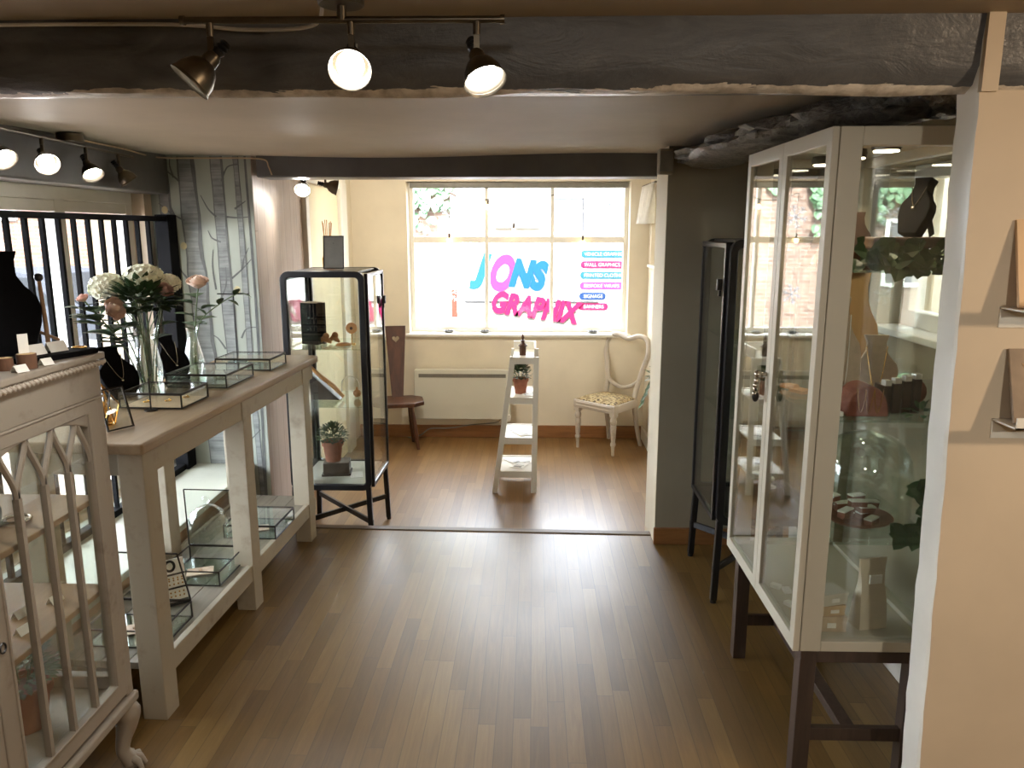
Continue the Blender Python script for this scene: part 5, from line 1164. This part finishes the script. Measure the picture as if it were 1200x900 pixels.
for k,(x,y,z,sx,sy,sz,mt_,l) in enumerate(((.845,2.06,0,.085,.07,.045,'busts','lowest'),(.85,2.06,.0455,.065,.055,.03,'kraft','middle'),(.845,2.065,.076,.08,.065,.035,'heater','top'))):
    t=thing('gift_box','small %s gift box, %s of the stack at the front left of the cabinet floor'%({'lowest':'beige','middle':'tan','top':'white'}[l],l),'box',(x,y,S0+z),8*k); m=MB(); m.box((-sx/2,-sy/2,0),(sx/2,sy/2,sz*.7)); m.build('base',M[mt_],t,bevel=.001); m=MB(); m.box((-sx/2-.0015,-sy/2-.0015,sz*.70),(sx/2+.0015,sy/2+.0015,sz)); m.build('lid',M[mt_],t,bevel=.0015)
    m=MB(); m.box((-.012,-sy/2-.004,sz*.3),(.012,-sy/2-.0018,sz*.62)); m.build('label',M['paper'],t)
t=thing('pedestal','slim white pedestal behind the gift boxes on the cabinet floor','stand',(.865,2.24,S0)); m=MB(); m.cyl((0,0,0),(0,0,.01),.03,n=20); m.build('base',M['white'],t); m=MB(); m.cyl((0,0,.01),(0,0,.17),.011,n=14); m.build('post',M['white'],t,smooth=40); m=MB(); m.cyl((0,0,.17),(0,0,.18),.028,n=20); m.build('plate',M['white'],t)
# ------------------------------------------------------------------ framed cards on the ledges
def ledge_card(label,loc,mat,w,h,tilt,seed):
    t=thing('framed_card',label,'picture',loc); Tm=Matrix.Rotation(R(-tilt),4,'X'); m=MB(); m.box((0,-.004,0),(w,.004,h),0,Tm); m.build('board',M[mat],t,bevel=.001)
    m=MB(); r=random.Random(seed)
    for k in range(9):
        x=r.uniform(.012,w-.03); z=r.uniform(.012,h-.03); m.leaf((x,-.0052,z),(r.uniform(-1,1),0,r.uniform(-.3,1)),r.uniform(.02,.045),.014,up=(0,-1,0),droop=0,fold=0)
    for p in range(2): m.tube([(r.uniform(.02,w-.02),-.0048,.02),(r.uniform(.02,w-.02),-.0048,h*.8)],.0012,5)
    m.v=[Tm@p for p in m.v]; m.build('print',M['birch_dark' if seed%2 else 'bustwood'],t); 
    m=MB(); m.box((w*.3,-.0056,.035),(w*.7,-.0042,.038),0,Tm); m.build('caption_line',M['leg_brown'],t); return t
M['peachcard']=paint('peach_card',lin(222,190,150),.7,.06,8,0); M['greycard']=paint('grey_brown_card',lin(150,132,112),.7,.25,7,0)
ledge_card('peach framed print leaning on the upper ledge of the dividing wall',(1.032,1.672,1.388),'peachcard',.16,.19,14,91)
ledge_card('grey brown floral print leaning on the lower ledge of the dividing wall',(1.048,1.664,1.137),'greycard',.15,.165,18,92)
# ------------------------------------------------------------------ the street outside
GZ=-.45
m=MB(); m.box((-40,6.9,GZ-.3),(40,60,GZ)); m.box((-40,-20,GZ-.3),(-2.4,6.9,GZ)); m.box((1.6,-20,GZ-.3),(40,6.9,GZ)); struct(m.build('ground_street',M['asphalt']))
m=MB(); m.box((-6.2,-8,GZ),(-2.31,8.4,GZ+.06)); m.box((-2.3,6.62,GZ),(6,8.3,GZ+.06)); struct(m.build('ground_pavement',M['paving']))
m=MB(); m.box((-3.2,-4,2.05),(-2.31,4.8,2.2)); m.box((-3.2,-4,1.86),(-3.14,4.8,2.05)); struct(m.build('trim_shop_fascia',M['stonewall']))
M['van_white']=paint('van_white_paint',lin(200,200,196),.25,.01,2,0)
M['van_grey']=paint('van_lower_grey',lin(112,109,104),.45,.03,3,0)
M['tyre']=paint('tyre_rubber',lin(30,30,32),.8,.1,10,0)
M['hub']=paint('alloy_hub',lin(170,172,176),.35,.05,10,0,metal=.8)
M['car_silver']=paint('silver_car_paint',lin(46,48,52),.6,.03,2,0,spec=.05)
M['car_glass']=paint('dark_car_glass',lin(22,24,26),.4,.03,2,0,spec=.08)
M['tail_red']=paint('red_tail_lamp',lin(200,40,30),.2,.03,4,0)
M['teal']=paint('teal_lettering',lin(22,66,76),.6,.02,4,0,spec=.1)
M['cyan']=paint('cyan_lettering',lin(10,56,88),.6,.02,4,0,spec=.1)
M['navy']=paint('navy_lettering',lin(18,40,72),.6,.02,4,0,spec=.1)
M['magenta']=paint('magenta_lettering',lin(98,14,50),.6,.02,4,0,spec=.1)
M['rose']=paint('rose_lettering',lin(100,36,80),.6,.02,4,0,spec=.1)
van=thing('van','white van with cyan and pink lettering parked in the street beyond the shop window','van',(0,9.5,GZ))
vy=1.9; zt=1.84
m=MB(); out=[(-.98,.32),(4.2,.32),(4.2,.95),(3.7,1.05),(3.2,1.62),(2.9,zt-.02),(2.6,zt),(-.80,zt),(-.93,zt-.08),(-.98,zt-.4)]
m.prism(out,0,vy); m.build('body',M['van_white'],van,bevel=.05,seg=3)
m=MB(); m.box((-.99,-.008,.34),(4.2,.01,1.02)); m.build('lower_panel',M['van_grey'],van,bevel=.003)
m=MB(); m.box((-.84,-.022,1.128),(.80,-.001,1.150)); m.build('rub_strip',M['tyre'],van,bevel=.003)
m=MB(); m.box((-.80,-.006,zt-.10),(2.8,.004,zt-.085)); m.build('roof_seam',M['van_grey'],van)
m=MB(); m.box((-1.0,-.012,.95),(-.93,.06,1.30)); m.build('tail_lamp',M['tail_red'],van,bevel=.01)
m=MB(); m.box((-1.0,-.012,1.32),(-.95,.06,1.55)); m.build('rear_pillar_trim',M['van_grey'],van,bevel=.006)
for x in (.35,3.3):
    m=MB(); m.cyl((x,-.03,.33),(x,.2,.33),.33,n=28); w=m.build('wheel',M['tyre'],van,smooth=40,bevel=.02); m=MB(); m.cyl((x,-.036,.33),(x,.0,.33),.2,n=20); m.build('hub_cap',M['hub'],w,smooth=40)
def text(s,x,z,size,mat,parent,name='lettering',rot=0,shear=0,y=-.02,ext=.004,sx=1,off=0,align='LEFT'):
    c=bpy.data.curves.new(name,'FONT'); c.body=s; c.size=size; c.shear=shear; c.extrude=ext; c.offset=off; c.align_x=align
    c.materials.append(mat); o=bpy.data.objects.new(name,c); col.objects.link(o); o.parent=parent; o.location=(x,y,z)
    o.rotation_euler=(R(90),R(rot),0); o.scale=(sx,1,1)
    dg=bpy.context.evaluated_depsgraph_get(); me=bpy.data.meshes.new_from_object(o.evaluated_get(dg)); me.materials.clear(); me.materials.append(mat)
    q=bpy.data.objects.new(name,me); col.objects.link(q); q.parent=parent; q.location=o.location; q.rotation_euler=o.rotation_euler; q.scale=o.scale
    bpy.data.objects.remove(o); bpy.data.curves.remove(c); q.name=name; return q
E1=.022
text('J',-.70,1.42,.42,M['teal'],van,y=-.012,rot=6,shear=.25,off=.034,sx=.9)
text('O',-.56,1.32,.56,M['rose'],van,y=-.022,rot=6,shear=.25,off=.034,sx=.62)
text('N',-.29,1.36,.42,M['cyan'],van,y=-.032,rot=6,shear=.25,off=.034,sx=.75)
text('S',-.03,1.32,.44,M['cyan'],van,y=-.042,rot=6,shear=.2,off=.034,sx=.72)
text('GRAPHIX',-.53,1.035,.34,M['magenta'],van,y=-.032,rot=8,shear=.2,off=.021,sx=.74)
for i,(s,mt_,w) in enumerate((('VEHICLE GRAPHICS','teal',.72),('WALL GRAPHICS','magenta',.72),('PRINTED CLOTHING','teal',.72),('BESPOKE WRAPS','rose',.66),('SIGNAGE','navy',.31),('BANNERS','magenta',.34))):
    z=1.72-.127*i
    m=MB(); m.prism(rrect(.58-.004*i,z-.044,.58+w,z+.044,.042,6),-.016,-.002); p=m.build('sign_pill',M[mt_],van)
    text(s,.58+.038,z-.021,.060,M['van_white'],p,rot=0,y=-.018,sx=.95,off=-.0015)
# silver hatchback seen between the railings
def car(label,loc,rz,matn):
    t=thing('car',label,'car',loc,rz); 
    prof=[(-2.0,.30),(2.0,.30),(2.05,.62),(1.95,.78),(1.05,.92),(.35,1.38),(-.2,1.45),(-1.1,1.42),(-1.75,1.02),(-2.02,.92),(-2.05,.5)]
    m=MB(); n=len(prof); hw=.86; vs=[]
    for yy,s in ((-hw,0),(-hw*.99,1),(hw*.99,1),(hw,0)):
        for x,z in prof:
            inset=max(0,(z-.92))*.32 if 1 else 0
            vs.append((x,(-1 if yy<0 else 1)*(abs(yy)-inset),z))
    fs=[tuple(range(n-1,-1,-1)),tuple(3*n+i for i in range(n))]
    for k in range(3): fs+=[(k*n+i,k*n+(i+1)%n,(k+1)*n+(i+1)%n,(k+1)*n+i) for i in range(n)]
    m.add(vs,fs); m.build('body',M[matn],t,bevel=.03,seg=2)
    for s in (-1,1):
        for q in ([(-1.45,.98),(-.45,.98),(-.45,1.34),(-1.05,1.34)],[(-.35,.98),(.75,.98),(.22,1.34),(-.35,1.34)]):
            m=MB(); vs=[(x,s*(hw+.006-max(0,z-.92)*.32),z) for x,z in q]+[(x,s*(hw-.03-max(0,z-.92)*.32),z) for x,z in q]
            f=[(0,1,2,3),(7,6,5,4)]+[(i,i+4,(i+1)%4+4,(i+1)%4) for i in range(4)]
            m.add(vs,f); m.build('side_window',M['car_glass'],t)
    for nm,q in (('windscreen',[(1.0,.95),(.40,1.36)]),('rear_window',[(-1.68,1.06),(-1.2,1.38)])):
        m=MB(); (xa,za),(xb,zb)=q; o=.012; sg=1 if nm=='windscreen' else -1
        vs=[(xa+sg*o,-.70,za+o),(xa+sg*o,.70,za+o),(xb+sg*o,.58,zb+o),(xb+sg*o,-.58,zb+o)]; vs+= [(x-sg*.02,y,z-.02) for x,y,z in vs]
        m.add(vs,[(0,1,2,3),(7,6,5,4)]+[(i,i+4,(i+1)%4+4,(i+1)%4) for i in range(4)]); m.build(nm,M['car_glass'],t)
    for x in (-1.3,1.3):
        for s in (-1,1):
            m=MB(); m.cyl((x,s*.70,.31),(x,s*.88,.31),.31,n=28); w=m.build('wheel',M['tyre'],t,smooth=40,bevel=.02)
            m=MB(); m.cyl((x,s*.875,.31),(x,s*.89,.31),.20,n=10)
            for k in range(5):
                a=k*1.2566; m.bar((x,s*.892,.31),(x+.19*math.cos(a),s*.892,.31+.19*math.sin(a)),.05,.012,up=(0,1,0))
            m.build('wheel_rim',M['hub'],w,smooth=40)
    for y in (-.6,.6):
        m=MB(); m.box((1.93,y-.14,.64),(2.04,y+.14,.76)); m.build('headlamp',M['hub'],t,bevel=.02)
    return t
car('silver hatchback in the street behind the black railing',(-7.3,11.6,GZ),-8,'car_silver')
M['house_pane']=paint('grey_house_pane',lin(92,94,98),.4,.05,3,0,spec=.1)
# houses
def house(label,x0,x1,y,zt,wallm,wins,roofm='slate',pitch=1.6,dep=6):
    t=thing('house',label,'building',((x0+x1)/2,y,GZ)); w=(x1-x0)/2
    m=MB(); m.box((-w,0,0),(w,dep,zt)); m.build('wall',M[wallm],t)
    m=MB(); m.prism([(-.3,zt-.05),(dep+.3,zt-.05),(dep/2,zt+pitch)],-w-.15,w+.15,plane='yz'); m.build('roof',M[roofm],t)
    for (a,b,c,d) in wins:
        m=MB(); m.ring([(a,c),(b,c),(b,d),(a,d)],[(a+.07,c+.07),(b-.07,c+.07),(b-.07,d-.07),(a+.07,d-.07)],-.05,.02); m.box(((a+b)/2-.025,-.04,c+.06),((a+b)/2+.025,.0,d-.06)); f=m.build('window',M['white'],t)
        g=MB(); g.box((a+.05,-.02,c+.05),(b-.05,-.005,d-.05)); g.build('pane',M['house_pane'],f)
    return t
hA=house('ochre brick house across the street seen over the silver car',-15,-6.6,15.5,6,'brick_y',[(-3.4,-2.3,2.2,3.5),(-.6,.5,2.2,3.5),(2.2,3.3,2.2,3.5)])
hB=house('brown brick house with ivy on its upper wall beyond the shop window',-5.2,-1.5,14.2,6,'brick_red',[(-1.5,-.7,1.0,2.2)],dep=1.2)
r=random.Random(21); m=MB()
for i in range(2600):
    x=r.uniform(-1.92,1.92); z=r.gauss(3.6,.75)
    lim=2.55+.5*math.sin(x*3.1)+.35*math.sin(x*7.7+1)
    if z<lim or z>5.9: continue
    m.leaf((x,-.02-r.random()*.10,z),(r.uniform(-.6,.6),-.5,-1),.17,.15,up=(0,-1,.3))
o=m.build('ivy',M['ivy'],hB); o['kind']='stuff'
M['side_render']=paint('tan_render',lin(128,116,96),.85,.06,3)
hD=house('cream rendered house added close beyond the side window to cut its daylight',3.6,12,-3,5,'side_render',[(-3.2,-2.2,1,2)],dep=12)  # house added to reduce the daylight entering by the side window
hC=house('pale rendered house with grey windows across the street behind the van',-1.05,12,17,4.4,'stonewall',[(-5.15,-4.3,1.9,2.75),(-4.15,-3.7,1.9,2.75)])
m=MB(); n=12; o_=[(-3.05,1.75)]+[(-2.6-.45*math.cos(math.pi*i/n),2.35+.5*math.sin(math.pi*i/n)) for i in range(n+1)]+[(-2.15,1.75)]
m.prism([(a,b) for a,b in reversed(o_)],-.03,.05); m.build('arched_window',M['house_pane'],hC)
m=MB(); m.box((-6.3,-.12,2.05),(-5.3,.02,2.22)); m.build('stone_ledge',M['van_grey'],hC)
